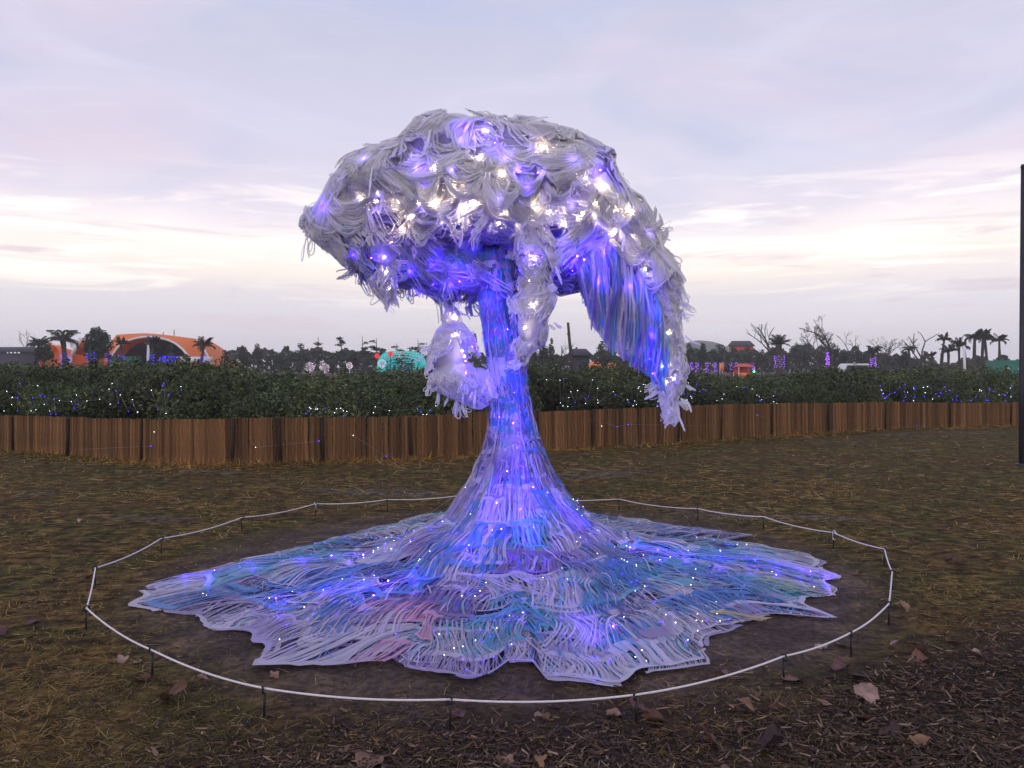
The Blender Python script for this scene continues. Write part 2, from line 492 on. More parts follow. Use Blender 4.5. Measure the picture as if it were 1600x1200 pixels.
def build_fence():
    x0, y0, h0 = fence_at(FS[-1] / 2)
    f = thing('wooden_fence', 'low brown bamboo slat fence curving across behind the sculpture', 'fence', (x0, y0, 0))
    meshes = []
    for k in range(5):
        mb = MB(); w = .0445; n = 5
        zs = np.linspace(0, 1, n)
        wob = .004 * rng.standard_normal(n)
        pr = []
        for i, z in enumerate(zs):
            ww = w * (1 - .05 * rng.random())
            top = (.012 * rng.standard_normal() if i == n - 1 else 0)
            xs_ = np.array((-1, -.84, -.5, -.36, -.32, 0.0, .28, .36, .68, 1.0)) * ww + wob[i]; ys_ = np.array((-.004, -.013, -.014, -.004, -.004, -.016, -.005, -.004, -.014, -.004))
            pr.append([(x_, y_, z + top * (q_ % 3 - 1)) for q_, (x_, y_) in enumerate(zip(xs_, ys_))] + [(ww + wob[i], .006, z), (-ww + wob[i], .006, z)])
        pr = np.array(pr); tn = np.repeat(rng.uniform(.55, 1.35, 3), 4)[[0, 0, 1, 1, 4, 5, 5, 6, 8, 9, 9, 0]]; base_ = np.array((.168, .082, .029))
        mb.grid(pr, np.broadcast_to((tn[:, None] * base_)[None], (n, 12, 3)), wrap=True)
        mb.add(pr[-1], col=base_, T=[(11, q_, q_ + 1) for q_ in range(10)])
        meshes.append(mb.data('slat'))
    s0, s1 = fence_s(-20), fence_s(1625)
    n = 288; st = (s1 - s0) / n
    for i in range(n):
        s = s0 + (i + .5) * st
        x, y, h = fence_at(s); xa, ya, _ = fence_at(s - .1); xb, yb, _ = fence_at(s + .1)
        yaw = math.atan2(yb - ya, xb - xa)
        o = link('slat', meshes[rng.integers(5)], M['slat'], f, (x - x0, y - y0 + U(-.006, .006), float(gz(x, y)) - .03))
        o.rotation_euler = (U(-.01, .01), U(-.02, .02), yaw + U(-.03, .03))
        o.scale = (st / .089 * U(.93, 1.03), U(.8, 1.4), h + .03 + U(-.009, .009))
    pm = MB(); pm.tube([(0, 0, 0), (0, 0, .5), (0, 0, 1)], [.030, .028, .026], 7)
    pme = pm.data('post', True)
    for px in (22, 107, 222, 364, 439, 506, 643, 841, 926, 1059, 1126, 1205, 1294, 1382, 1483, 1578):
        x, y, h = fence_at(fence_s(px))
        o = link('post', pme, M['post'], f, (x - x0, y - y0 - .045, float(gz(x, y)) - .05))
        o.scale = (U(.45, 1.0), 1, h + .05 + U(-.01, .012)); o.rotation_euler = (U(-.02, .02), U(-.05, .05), 0)
    for zf in (.25, .8):
        ss = np.linspace(s0, s1, 60); x, y, h = fence_at(ss)
        MB().tube(np.stack((x - x0, y - y0 + .03, h * zf), -1), .018, 5).build('rail', M['post'], f, (0, 0, 0))
build_fence()

# ------------------------------------------------------------------ the plastic tree sculpture
TREE = thing('plastic_tree_sculpture', 'tree sculpture of white and blue plastic bag strips lit from within, in the rope ring', 'sculpture', (0.02, D0, 0))
S = D0 / FPX                                 # metres per photo pixel at the trunk
def B(px, py, rx, ry, rz=None, dd=0.0):
    c = at(px, py, D0 + dd)
    k = (D0 + dd) / FPX
    rz = rx if rz is None else rz
    sh = lambda r: max(r - SHR, r * .6)
    rx, ry, rz = sh(rx), sh(ry), sh(rz)
    return (*c, rx * k, rz * k, ry * k)
SHR = 11
CAP = [B(765, 310, 160, 80, 160), B(692, 238, 66, 56, 90, -.15), B(600, 285, 72, 62, 80, -.15), B(524, 340, 47, 43, 44, -.15),
       B(800, 238, 96, 46, 110, 0), B(872, 272, 86, 62, 110, -.05), B(932, 332, 66, 62, 90, -.1), B(1000, 395, 42, 54, 55, -.12),
       B(570, 370, 44, 46, 55, -.05), B(640, 395, 85, 56, 95, .05), B(715, 425, 62, 44, 75, .1), B(865, 415, 72, 44, 85, .1), B(960, 400, 60, 60, 70, .05)]
SHR = 4
TASS = [B(832, 400, 26, 46, 26, -.42), B(836, 462, 27, 30, 24, -.40), B(828, 508, 23, 30, 22, -.38), B(815, 545, 11, 24, 12, -.36),     # middle tassel
        B(1034, 450, 22, 46, 30, -.16), B(1046, 505, 15, 40, 24, -.18), B(1048, 560, 15, 30, 20, -.18), B(1050, 595, 14, 22, 16, -.18), B(1046, 628, 9, 24, 12, -.18),  # right arm
        B(600, 415, 15, 36, 16, -.34), B(604, 452, 9, 26, 10, -.33),                                                           # left tassel
        B(706, 505, 18, 32, 20, -.02), B(703, 550, 31, 46, 30, -.04), B(710, 590, 40, 34, 32, -.05), B(744, 603, 34, 32, 26, 0)]  # side branch
BL = np.array(CAP + TASS)
NCAP = len(CAP)
def sdf(p, bl=BL, k=26.0):
    p = np.asarray(p)
    q = (p[..., None, :] - bl[:, :3]) / bl[:, 3:]
    l = np.linalg.norm(q, axis=-1)
    g = np.linalg.norm(q / bl[:, 3:], axis=-1) + 1e-9
    f = l * (l - 1) / g
    f = np.minimum(f, 1.5)
    m = f.min(-1)
    x, y, z = p[..., 0], p[..., 1], p[..., 2]
    lump = .030 * np.sin(9.1 * x + 2.0 * np.sin(5 * z)) * np.sin(8.3 * y + 1.3) * 1.0 + .030 * np.sin(10.7 * z + 3 * np.sin(4.1 * x)) + .012 * np.sin(23 * x + 1) * np.sin(21 * z + 9 * y)
    return m - np.log(np.exp(-k * (f - m[..., None])).sum(-1)) / k - lump * .8
def grad(p, bl=BL):
    e = .004; r = []
    for a in range(3):
        d = np.zeros(3); d[a] = e
        r.append(sdf(p + d, bl) - sdf(p - d, bl))
    return norm(np.stack(r, -1))
def to_surface(p, off, it=3):
    for _ in range(it):
        p = p - grad(p) * (sdf(p) - off)[..., None]
    return p
def to_px(p):
    return 800 + FPX * p[..., 0] / p[..., 1], HOR + FPX * (CAMH - p[..., 2]) / p[..., 1]
def cast(px, py, off=0.0):
    """first point of the crown surface (offset off) under a column/row of the photograph"""
    d = np.linspace(4.4, 7.2, 700)
    P = np.stack([(px - 800) / FPX * d, d, CAMH - (py - HOR) / FPX * d], -1)
    f = sdf(P) - off
    i = np.argmax(f < 0) if (f < 0).any() else int(np.argmin(f))
    return P[i]
FR_X = [480, 560, 600, 640, 700, 780, 830, 890, 960, 1000, 1040, 1100]
FR_Y = [382, 338, 330, 334, 340, 338, 352, 338, 352, 385, 455, 720]
TRUNK_TOP = at(775, 420, D0)

crown = thing('crown', None, None, (0, 0, 0)); crown.parent = TREE
def build_lining():
    c = at(770, 335, D0); nu, nv = 120, 70
    th = np.linspace(0, 2 * math.pi, nu, endpoint=False); ph = np.linspace(.02, math.pi - .02, nv)
    PH, TH = np.meshgrid(ph, th, indexing='ij')
    d = np.stack((np.sin(PH) * np.cos(TH), np.sin(PH) * np.sin(TH), np.cos(PH)), -1)
    rs = np.linspace(1.5, .05, 140)
    R = np.full(PH.shape, .1); done = np.zeros(PH.shape, bool)
    cb = BL[:NCAP]
    for r in rs:
        f = sdf(c + d * r, cb); hit = (~done) & (f < -.012)
        R[hit] = r; done |= hit
    P = c + d * R[..., None]
    P = P + d * (.016 * fbm(P, 9, 3))[..., None]
    k = .5 + .5 * vn(P, 5.0)
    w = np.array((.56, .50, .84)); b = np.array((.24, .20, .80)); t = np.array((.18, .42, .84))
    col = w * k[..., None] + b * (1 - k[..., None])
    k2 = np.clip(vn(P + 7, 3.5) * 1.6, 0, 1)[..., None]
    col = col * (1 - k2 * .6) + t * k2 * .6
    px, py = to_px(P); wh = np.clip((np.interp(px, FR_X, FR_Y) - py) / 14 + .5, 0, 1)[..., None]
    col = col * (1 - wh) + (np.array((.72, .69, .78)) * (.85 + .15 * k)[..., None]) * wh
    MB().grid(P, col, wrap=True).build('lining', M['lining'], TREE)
build_lining()

WHITE = np.array((.96, .94, .965))
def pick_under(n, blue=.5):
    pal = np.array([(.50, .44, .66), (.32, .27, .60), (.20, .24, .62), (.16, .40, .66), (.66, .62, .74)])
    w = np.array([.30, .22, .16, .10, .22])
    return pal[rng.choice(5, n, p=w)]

def loops(p, nrm, f, K, L, wd, H, fan, width, m=15, colour=None, offs=(.02, .07), under=False, project=True, nested=False):
    """K looped strips that leave p along f and come back"""
    s = np.cross(nrm, f)
    t = np.linspace(0, 1, m)[None]
    if nested:
        u = np.linspace(0, 1, K)[:, None]
        fa = rng.normal(0, fan * .12, (K, 1)) + (u - .5) * 2.2 * fan; Lk = L * (.8 + .22 * np.sin(u * 5 + U(0, 6))) * U(.86, 1.1, (K, 1)); wk = wd * U(.2, 1.0, (K, 1)) * rng.choice((-1, 1), (K, 1))
    else:
        fa = rng.normal(0, fan, (K, 1)); Lk = L * U(.55, 1.15, (K, 1)); wk = wd * U(.2, 1.0, (K, 1)) * rng.choice((-1, 1), (K, 1))
    dirv = np.cos(fa)[..., None] * f + np.sin(fa)[..., None] * s
    side = norm(np.cross(nrm, dirv))
    root = p + (rng.normal(0, .022, (K, 1)))[..., None] * s + rng.normal(0, .012, (K, 1))[..., None] * f
    al = Lk * np.sin(math.pi * t) ** .85
    la = wk * np.sin(2 * math.pi * t) + rng.normal(0, .006, (K, 1)) * t
    la = la + U(-1, 1) * al ** 2 / L * .9 + U(-.25, .25, (K, 1)) * al ** 2 / L
    C = root + al[..., None] * dirv + la[..., None] * side + (H * U(.3, 1.2, (K, 1)) * np.sin(math.pi * t))[..., None] * nrm
    C[..., 2] -= .16 * (al ** 2)
    if project:
        off = (U(*offs) * .6 + .4 * U(*offs, (K, 1))) + (offs[1] * .25) * np.sin(5 * t + np.linspace(0, 5, K)[:, None])
        mx = offs[1] + .022
        for _ in range(3):
            q = sdf(C); push = np.clip(off - q, 0, .25) - .95 * np.clip(q - mx, 0, .4)
            C = C + grad(C) * push[..., None]
    return C

def widths(C, w, tw=.9):
    """half-width vectors, lying roughly on the surface and twisting"""
    t = norm(np.gradient(C, axis=1))
    g = np.stack([np.zeros(C.shape[:2]), -np.ones(C.shape[:2]), .35 * np.ones(C.shape[:2])], -1)
    a = norm(np.cross(t, g)); b = np.cross(t, a)
    K, m = C.shape[:2]
    ph = U(-tw, tw, (K, 1)) + np.linspace(0, 1, m)[None] * U(-1.4, 1.4, (K, 1))
    ww = w * U(.6, 1.25, (K, 1)) * (1 - .25 * np.sin(np.linspace(0, math.pi, m))[None])
    return ww[..., None] * (np.cos(ph)[..., None] * a + np.sin(ph)[..., None] * b)

def build_tufts():
    # sample the outer surface
    pts = []
    for i, b in enumerate(BL):
        c, r = b[:3], b[3:]
        n = int((150 if i < NCAP else 95) * (r[0] * r[2] + r[0] * r[1] + r[1] * r[2]) / 3 / (.16 if i < NCAP else .02)) + (14 if i >= NCAP else 20)
        d = norm(rng.standard_normal((n, 3)))
        p = c + d * r
        ok = sdf(p, BL) > -.035
        for q in p[ok]: pts.append((q, i))
    P = np.array([q for q, _ in pts]); I = np.array([i for _, i in pts])
    P = to_surface(P, 0.0); Nn = grad(P)
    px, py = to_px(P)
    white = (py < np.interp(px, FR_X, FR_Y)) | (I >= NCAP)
    # thin out: poisson-like, looser behind
    order = rng.permutation(len(P)); keep = []; KP = np.full((len(P), 3), 99.0)
    for i in order:
        if I[i] >= NCAP: r = .056
        elif white[i]: r = .115 if Nn[i, 1] < .25 else .22
        else: r = .098 if Nn[i, 1] < .5 else .17
        if ((KP[:len(keep)] - P[i]) ** 2).sum(-1).min(initial=9) > r * r: KP[len(keep)] = P[i]; keep.append(i)
    nw = 0
    for i in keep:
        p, n = P[i], Nn[i]
        dn = np.array((0, 0, -1.0)); cap = I[i] < NCAP
        if white[i]:
            sw = (1.5 * float(vn(p[None], 3.2)[0]) + 1.0 * float(vn(p[None] + 9, 6.5)[0]) + rng.normal(0, .2)) if cap else rng.normal(0, .35)
            f = dn - n * np.dot(dn, n)
            if np.linalg.norm(f) < .25: f = np.array((p[0] + .1, -.9, 0)); f = f - n * np.dot(f, n)
            f = norm(f); s = np.cross(n, f)
            f = norm(f * math.cos(sw) + s * math.sin(sw))
            if cap:
                K = rng.integers(32, 46); L = U(.22, .46); C = loops(p + n * .01, n, f, K, L, U(.008, .028), U(.0, .03), U(.25, .75), .006, 16, offs=(.002, .040), nested=True)
                w = .0072
            else:
                K = rng.integers(22, 32); L = U(.07, .15); C = loops(p + n * .002, n, f, K, L, U(.012, .035), U(.01, .04), U(.3, .6), .006, 12, offs=(.0, .022))
                w = .0056
            col = WHITE * U(.86, 1.06, (K, 1)) * np.where(rng.random((K, 1)) < .06, np.array((.72, .66, 1.0)), 1.0)
            mat = M['strip']
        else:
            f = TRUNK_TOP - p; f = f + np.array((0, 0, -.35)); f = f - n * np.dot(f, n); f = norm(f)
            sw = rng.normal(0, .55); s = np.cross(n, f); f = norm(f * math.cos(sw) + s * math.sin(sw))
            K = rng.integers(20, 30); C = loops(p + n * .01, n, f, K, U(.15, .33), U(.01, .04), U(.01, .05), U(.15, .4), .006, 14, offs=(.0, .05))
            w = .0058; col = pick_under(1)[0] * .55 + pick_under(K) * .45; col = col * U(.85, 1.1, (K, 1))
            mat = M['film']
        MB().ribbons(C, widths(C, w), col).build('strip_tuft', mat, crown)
    print('tufts', len(keep), int(white[keep].sum()))
    # loose loops that stand out from the mass
    idx = [i for i in rng.permutation(len(P)) if Nn[i, 1] < .45 and Nn[i, 2] < .45 and (I[i] < NCAP or rng.random() < .35)][:170]
    for i in idx:
        p, n = P[i], Nn[i]; K = int(rng.integers(4, 9)); f = norm(np.array((0, 0, -1.0)) + n * U(.2, .9) + rng.normal(0, .35, 3)); n2 = norm(np.cross(f, rng.standard_normal(3)))
        small = .6 if I[i] >= NCAP else 1.0
        C = loops(p + n * .03, n2, f, K, U(.07, .17) * small, U(.018, .045) * small, U(0, .02), U(.15, .5), .006, 16, project=False)
        C = C + n * (.02 + .02 * np.sin(math.pi * np.linspace(0, 1, 16)))[None, :, None]
        col = WHITE * U(.85, 1.05, (K, 1)) if white[i] else pick_under(K) * U(.9, 1.2, (K, 1))
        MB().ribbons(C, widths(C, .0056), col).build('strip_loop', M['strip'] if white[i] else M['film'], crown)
    # swags: strips slung between two knots
    for k in range(46):
        x = U(500, 1030); ytop = np.interp(x, [485, 545, 640, 700, 880, 970, 1040], [320, 255, 205, 190, 210, 270, 370])
        yf = np.interp(x, FR_X, FR_Y)
        y = U(ytop + 12, yf + 8); dx = U(28, 75); a = cast(x - dx / 2, y + U(-14, 14), .05); b = cast(x + dx / 2, y + U(-14, 14), .05)
        if np.linalg.norm(a - b) > .55: continue
        K = rng.integers(22, 40); m = 14; t = np.linspace(0, 1, m)[None]
        sag = U(.04, .22) * np.linspace(.55, 1.25, K)[:, None]
        C = a + (b - a) * t[..., None] + rng.normal(0, .009, (K, 1, 3)) * (1 - .3 * np.sin(math.pi * t))[..., None]
        C[..., 2] -= sag * 4 * t * (1 - t) ** 1.0
        n0 = grad(((a + b) / 2)[None])[0]
        C = C + n0 * (U(.0, .05, (K, 1)) * np.sin(math.pi * t))[..., None]
        off = U(.02, .06, (K, 1)) * np.ones_like(t)
        for _ in range(2):
            q = sdf(C); C = C + grad(C) * (np.clip(off - q, 0, .25) - .9 * np.clip(q - .09, 0, .4))[..., None]
        col = WHITE * U(.88, 1.06, (K, 1))
        MB().ribbons(C, widths(C, .0048), col).build('strip_swag', M['strip'], crown)
build_tufts()

def build_patches():
    # crumpled pieces of whole film among the strips of the crown
    for k in range(70):
        x = U(505, 1025); yt = np.interp(x, [485, 545, 640, 700, 880, 970, 1040], [330, 265, 215, 200, 220, 280, 380]); yf = np.interp(x, FR_X, FR_Y)
        y = U(yt + 5, yf - 5) if k < 48 else U(yf, yf + 60)
        p = cast(x, y, .01); n = grad(p[None])[0]; a_ = norm(np.cross(n, (0, 0, 1.0))); b_ = np.cross(n, a_)
        ang = U(0, 3.1); a_, b_ = a_ * math.cos(ang) + b_ * math.sin(ang), b_ * math.cos(ang) - a_ * math.sin(ang)
        w, h = U(.06, .15), U(.05, .11); g = np.linspace(-1, 1, 10)
        P = p + a_ * (g * w)[:, None, None] + b_ * (g * h)[None, :, None] * (1 - .5 * U(0, 1) * g ** 2)[:, None, None]
        P = to_surface(P, U(.012, .036), 2); P = P + n * (.014 * fbm(P, 16, 2) + .006 * np.sin(g * U(5, 14))[:, None])[..., None]
        col = WHITE * U(.85, 1.0) if k < 48 else pick_under(1)[0]
        MB().grid(P, col).build('film_patch', M['strip'] if k < 48 else M['film'], crown, smooth=True)
build_patches()

def build_bundles():
    # the bunched film at the heart of each hanging bundle
    for x, y, z, rx, ry, rz in TASS:
        th = np.linspace(0, 2 * math.pi, 18, endpoint=False); ph = np.linspace(.05, math.pi - .05, 12); PH, TH = np.meshgrid(ph, th, indexing='ij')
        D = np.stack((np.sin(PH) * np.cos(TH), np.sin(PH) * np.sin(TH), np.cos(PH)), -1); P = np.array((x, y, z)) + D * np.array((rx, ry, rz)) * 1.02
        P = P + D * (.010 * fbm(P, 20, 2) + .006 * np.sin(TH * 7 + PH * 2))[..., None]
        MB().grid(P, WHITE * .88, wrap=True).build('bundle_core', M['strip'], crown, smooth=True)
build_bundles()

def build_drape():
    """the long bluish curtain under the right lobe"""
    T = np.array([at(878, 372, 5.75), at(915, 362, 5.62), at(950, 372, 5.52), at(985, 395, 5.5), at(1015, 430, 5.52), at(1036, 480, 5.6)])
    Bt = np.array([at(912, 462, 5.72), at(924, 505, 5.58), at(950, 540, 5.5), at(985, 566, 5.48), at(1015, 588, 5.5), at(1038, 612, 5.58)])
    uu = np.linspace(0, 1, 6)
    def crv(A, u): return np.stack([np.interp(u, uu, A[:, k]) for k in range(3)], -1)
    drape = None
    # backing film
    u, v = np.linspace(0, 1, 40), np.linspace(0, 1, 26)
    a, b = crv(T, u), crv(Bt, u)
    P = a[None] + (b - a)[None] * v[:, None, None]
    P[..., 1] -= (.10 * np.sin(math.pi * v))[:, None]
    P[..., 1] += .05 + .03 * vn(P, 14) + .02 * np.sin(u * 60)[None]
    k = (.5 + .5 * vn(P, 9))[..., None]
    col = np.array((.42, .36, .62)) * k + np.array((.16, .15, .46)) * (1 - k)
    kk = np.clip((u - .55) * 3, 0, 1)[None, :, None]
    col = col * (1 - kk * .6) + np.array((.12, .30, .72)) * kk * .6
    drape = MB().grid(P, col).build('hanging_drape', M['film'], TREE)
    for j in range(9):
        K = 38; u = np.clip((j + U(-.15, 1.15, K)) / 9, 0, 1); m = 16; t = np.linspace(0, 1, m)
        v0, v1 = U(-.05, .45, K), U(.6, 1.06, K)
        a, b = crv(T, u), crv(Bt, np.clip(u + rng.normal(0, .025, K), 0, 1))
        vv = v0[:, None] + (v1 - v0)[:, None] * t
        C = a[:, None] + (b - a)[:, None] * vv[..., None]
        C[..., 1] -= .10 * np.sin(math.pi * np.clip(vv, 0, 1)) + U(-.02, .07, K)[:, None] * np.sin(math.pi * t)
        C[..., 0] += .010 * np.sin(t * 4 + u[:, None] * 30) + .014 * np.sin(t * 7 + U(0, 6, K)[:, None]) * rng.random((K, 1))
        pal = np.array([(.76, .70, .84), (.52, .42, .72), (.30, .26, .66), (.18, .40, .82), (.20, .58, .74)])
        f = j / 8; w = np.array([.36 - .2 * f, .36 - .22 * f, .16, .06 + .3 * f, .06 + .12 * f]); w /= w.sum()
        MB().ribbons(C, widths(C, .0085, 1.1), pal[rng.choice(5, K, p=w)]).build('drape_strips', M['film'], drape)
build_drape()

# ---- trunk and skirt: one surface of revolution that flows out over the ground
OUT = [(220, 915), (228, 932), (240, 962), (300, 962), (345, 985), (400, 990), (428, 1003), (415, 1032), (470, 1041), (560, 1034), (600, 1036), (690, 1053), (730, 1055), (770, 1050), (795, 1033), (840, 1030), (850, 1057),
       (900, 1066), (960, 1062), (1000, 1051), (1100, 1031), (1085, 1012), (1120, 990), (1170, 966), (1220, 960), (1294, 966), (1258, 945), (1250, 934), (1310, 932), (1272, 906), (1292, 893), (1288, 880), (1255, 856),
       (1175, 828), (1130, 836), (1060, 815), (950, 798), (900, 792), (800, 790), (700, 793), (650, 800), (620, 810), (540, 830), (440, 855), (380, 866), (330, 880), (290, 890), (250, 905)]
CX0 = 0.02
_ang, _rad = [], []
for (a, b) in OUT:
    z = .02 if b > 900 else .07
    d = (CAMH - z) * FPX / (b - HOR); x = (a - 800) / FPX * d - CX0; y = d - D0
    _ang.append(math.atan2(y, x)); _rad.append(math.hypot(x, y))
_o = np.argsort(_ang); _ang = np.array(_ang)[_o]; _rad = np.array(_rad)[_o]
_ang = np.concatenate((_ang[-3:] - 2 * math.pi, _ang, _ang[:3] + 2 * math.pi)); _rad = np.concatenate((_rad[-3:], _rad, _rad[:3]))
def Rmax(th):
    th = (np.asarray(th) + math.pi) % (2 * math.pi) - math.pi
    return np.interp(th, _ang, _rad) * (.985 + .014 * np.sin(th * 17 + 2 * np.sin(th * 5)) + .010 * np.sin(th * 41 + 1))
PR = np.array([(.125, 2.62), (.122, 2.30), (.112, 2.05), (.118, 1.78), (.118, 1.45), (.120, 1.19), (.138, 1.06), (.180, .92), (.228, .80), (.293, .66), (.385, .53), (.48, .41), (.60, .31), (.75, .228), (.95, .165), (1.2, .118), (1.6, .078), (2.2, .045)])
PV = np.concatenate(([0], np.cumsum(np.hypot(*np.diff(PR, axis=0).T))))
VE = PV[-1]; V_SK = PV[12]                    # where the skirt begins (r = .60)
def axis_x(z):
    return np.interp(z, [0, .6, .95, 1.2, 1.5, 1.8, 2.15, 2.6], [CX0, .015, .01, -.015, -.04, -.07, -.12, -.15])
def surf(th, v, lift=0.0):
    """point of the trunk-and-skirt surface; v is the distance along the profile"""
    th, v = np.broadcast_arrays(np.asarray(th, float), np.asarray(v, float))
    r = np.interp(v, PV, PR[:, 0]); z = np.interp(v, PV, PR[:, 1])
    k = np.clip((v - V_SK) / (VE - V_SK), 0, 1.06)
    r = np.where(v > V_SK, .60 + (Rmax(th) - .60) * k, r)
    # gathers: ridges that run down the trunk, fuller where it flares
    q = xyz(np.cos(th) * 2.2, np.sin(th) * 2.2, v * .5)
    amp = np.interp(v, [0, PV[5], PV[9], PV[12], PV[14], VE], [.045, .040, .065, .085, .065, .04])
    rid = vn(q, 2.6) * .6 + vn(q, 6.5) * .4
    wr = vn(xyz(r * np.cos(th), r * np.sin(th), 1.7), 3.0) * .6 + vn(xyz(r * np.cos(th), r * np.sin(th), 4.7), 7.5) * .4
    nr = np.interp(v, [0, PV[9], PV[13], VE], [1, .8, .15, .0])
    r2 = r + amp * rid * nr
    z2 = z + np.where(v > PV[10], (amp * (rid * .4 + wr * .9) + .012), 0) * np.clip((v - PV[10]) / .3, 0, 1) * np.clip(1.06 - k, .25, 1)
    z2 = z2 + lift * (1 - nr); r2 = r2 + lift * nr
    z2 = z2 * np.interp(k, [.70, 1.0], [1, .34])
    z2 = np.maximum(z2, .010 + np.maximum(lift, 0) * .25)
    return xyz(axis_x(z) + r2 * np.cos(th), D0 + r2 * np.sin(th), z2)

def pick_bag(kind):
    pal = {'white': (.68, .65, .79), 'lav': (.44, .37, .62), 'blue': (.12, .32, .72), 'cyan': (.14, .50, .68), 'violet': (.28, .19, .50), 'pink': (.70, .38, .58), 'green': (.32, .55, .38),
           'navy': (.10, .11, .34), 'yellow': (.62, .52, .24), 'teal': (.10, .34, .48)}
    return np.array(pal[kind]) * 1.0
KINDS_ = ['white', 'lav', 'blue', 'cyan', 'violet', 'pink', 'green', 'navy', 'yellow', 'teal']

def bag_panel(th0, v0, wd, Ln, K, kind, layer, name, parent, tw=.8, band=True, m=10):
    """one slit bag: a whole band at each end, strips between"""
    mb = MB(); base = pick_bag(kind) * U(.88, 1.08)
    def rr(v, th):
        r = np.interp(v, PV, PR[:, 0]); k = np.clip((v - V_SK) / (VE - V_SK), 0, 1)
        return np.where(v > V_SK, .60 + (Rmax(th) - .60) * k, r)
    skew = rng.normal(0, .12 if v0 < PV[12] else .30)
    a = (np.arange(K) / max(K - 1, 1) - .5) * wd
    t = np.linspace(0, 1, m)
    bunch = U(.0, .4)
    lat = a[:, None] * (1 - bunch * np.sin(math.pi * t))[None] + skew * Ln * t[None] + rng.normal(0, wd / K * .6, (K, 1)) * np.sin(math.pi * t) + rng.normal(0, .002, (K, 1)) * np.sin(3 * math.pi * t)
    v = v0 + Ln * t[None] * np.ones((K, 1))
    th = th0 + lat / rr(v, th0)
    lift = layer + (U(0, .035, (K, 1)) * np.sin(math.pi * t) if v0 > PV[10] else U(0, .015, (K, 1)) * np.sin(math.pi * t))
    C = surf(th, v, lift)
    tg = norm(np.gradient(C, axis=1))
    lt = norm(surf(th + .01, v, lift) - C); nn = np.cross(lt, tg)
    ph = rng.normal(0, tw * .55, (K, 1)) * np.sin(math.pi * t) + rng.normal(0, .12, (K, 1))
    hw = wd / K * U(.30, .64) * U(.6, 1.35, (K, 1)) * (1 - U(.0, .5) * np.sin(math.pi * t))
    W = hw[..., None] * (np.cos(ph)[..., None] * lt + np.sin(ph)[..., None] * nn)
    col = base * U(.82, 1.12, (K, 1))
    odd = rng.random(K) < .10
    col[odd] = np.array([pick_bag(KINDS_[rng.choice(10, p=[.42, .17, .12, .10, .07, .02, .015, .04, .01, .035])]) for _ in range(odd.sum())]).reshape(-1, 3)
    mb.ribbons(C, W, col)
    if band:
        for (tv, bw) in ((0.0, U(.015, .06)), (1.0, U(.012, .05))):
            n = 12; al = np.linspace(-.54, .54, n) * wd + skew * Ln * tv
            vv = v0 + Ln * tv + .010 * np.sin(np.linspace(0, 9, n) + U(0, 6)); tt = th0 + al / rr(vv, th0)
            A = surf(tt, vv - bw * .5, layer + .006); Bb = surf(tt, vv + bw * .5, layer + .006)
            Cc = (A + Bb) / 2
            Wb = (Bb - A) / 2 * (1 + .35 * rng.standard_normal(n) * (np.arange(n) % 2))[:, None]
            mb.ribbons(Cc[None], Wb[None], (base * U(.95, 1.12))[None])
    return mb.build(name, M['film'], parent)

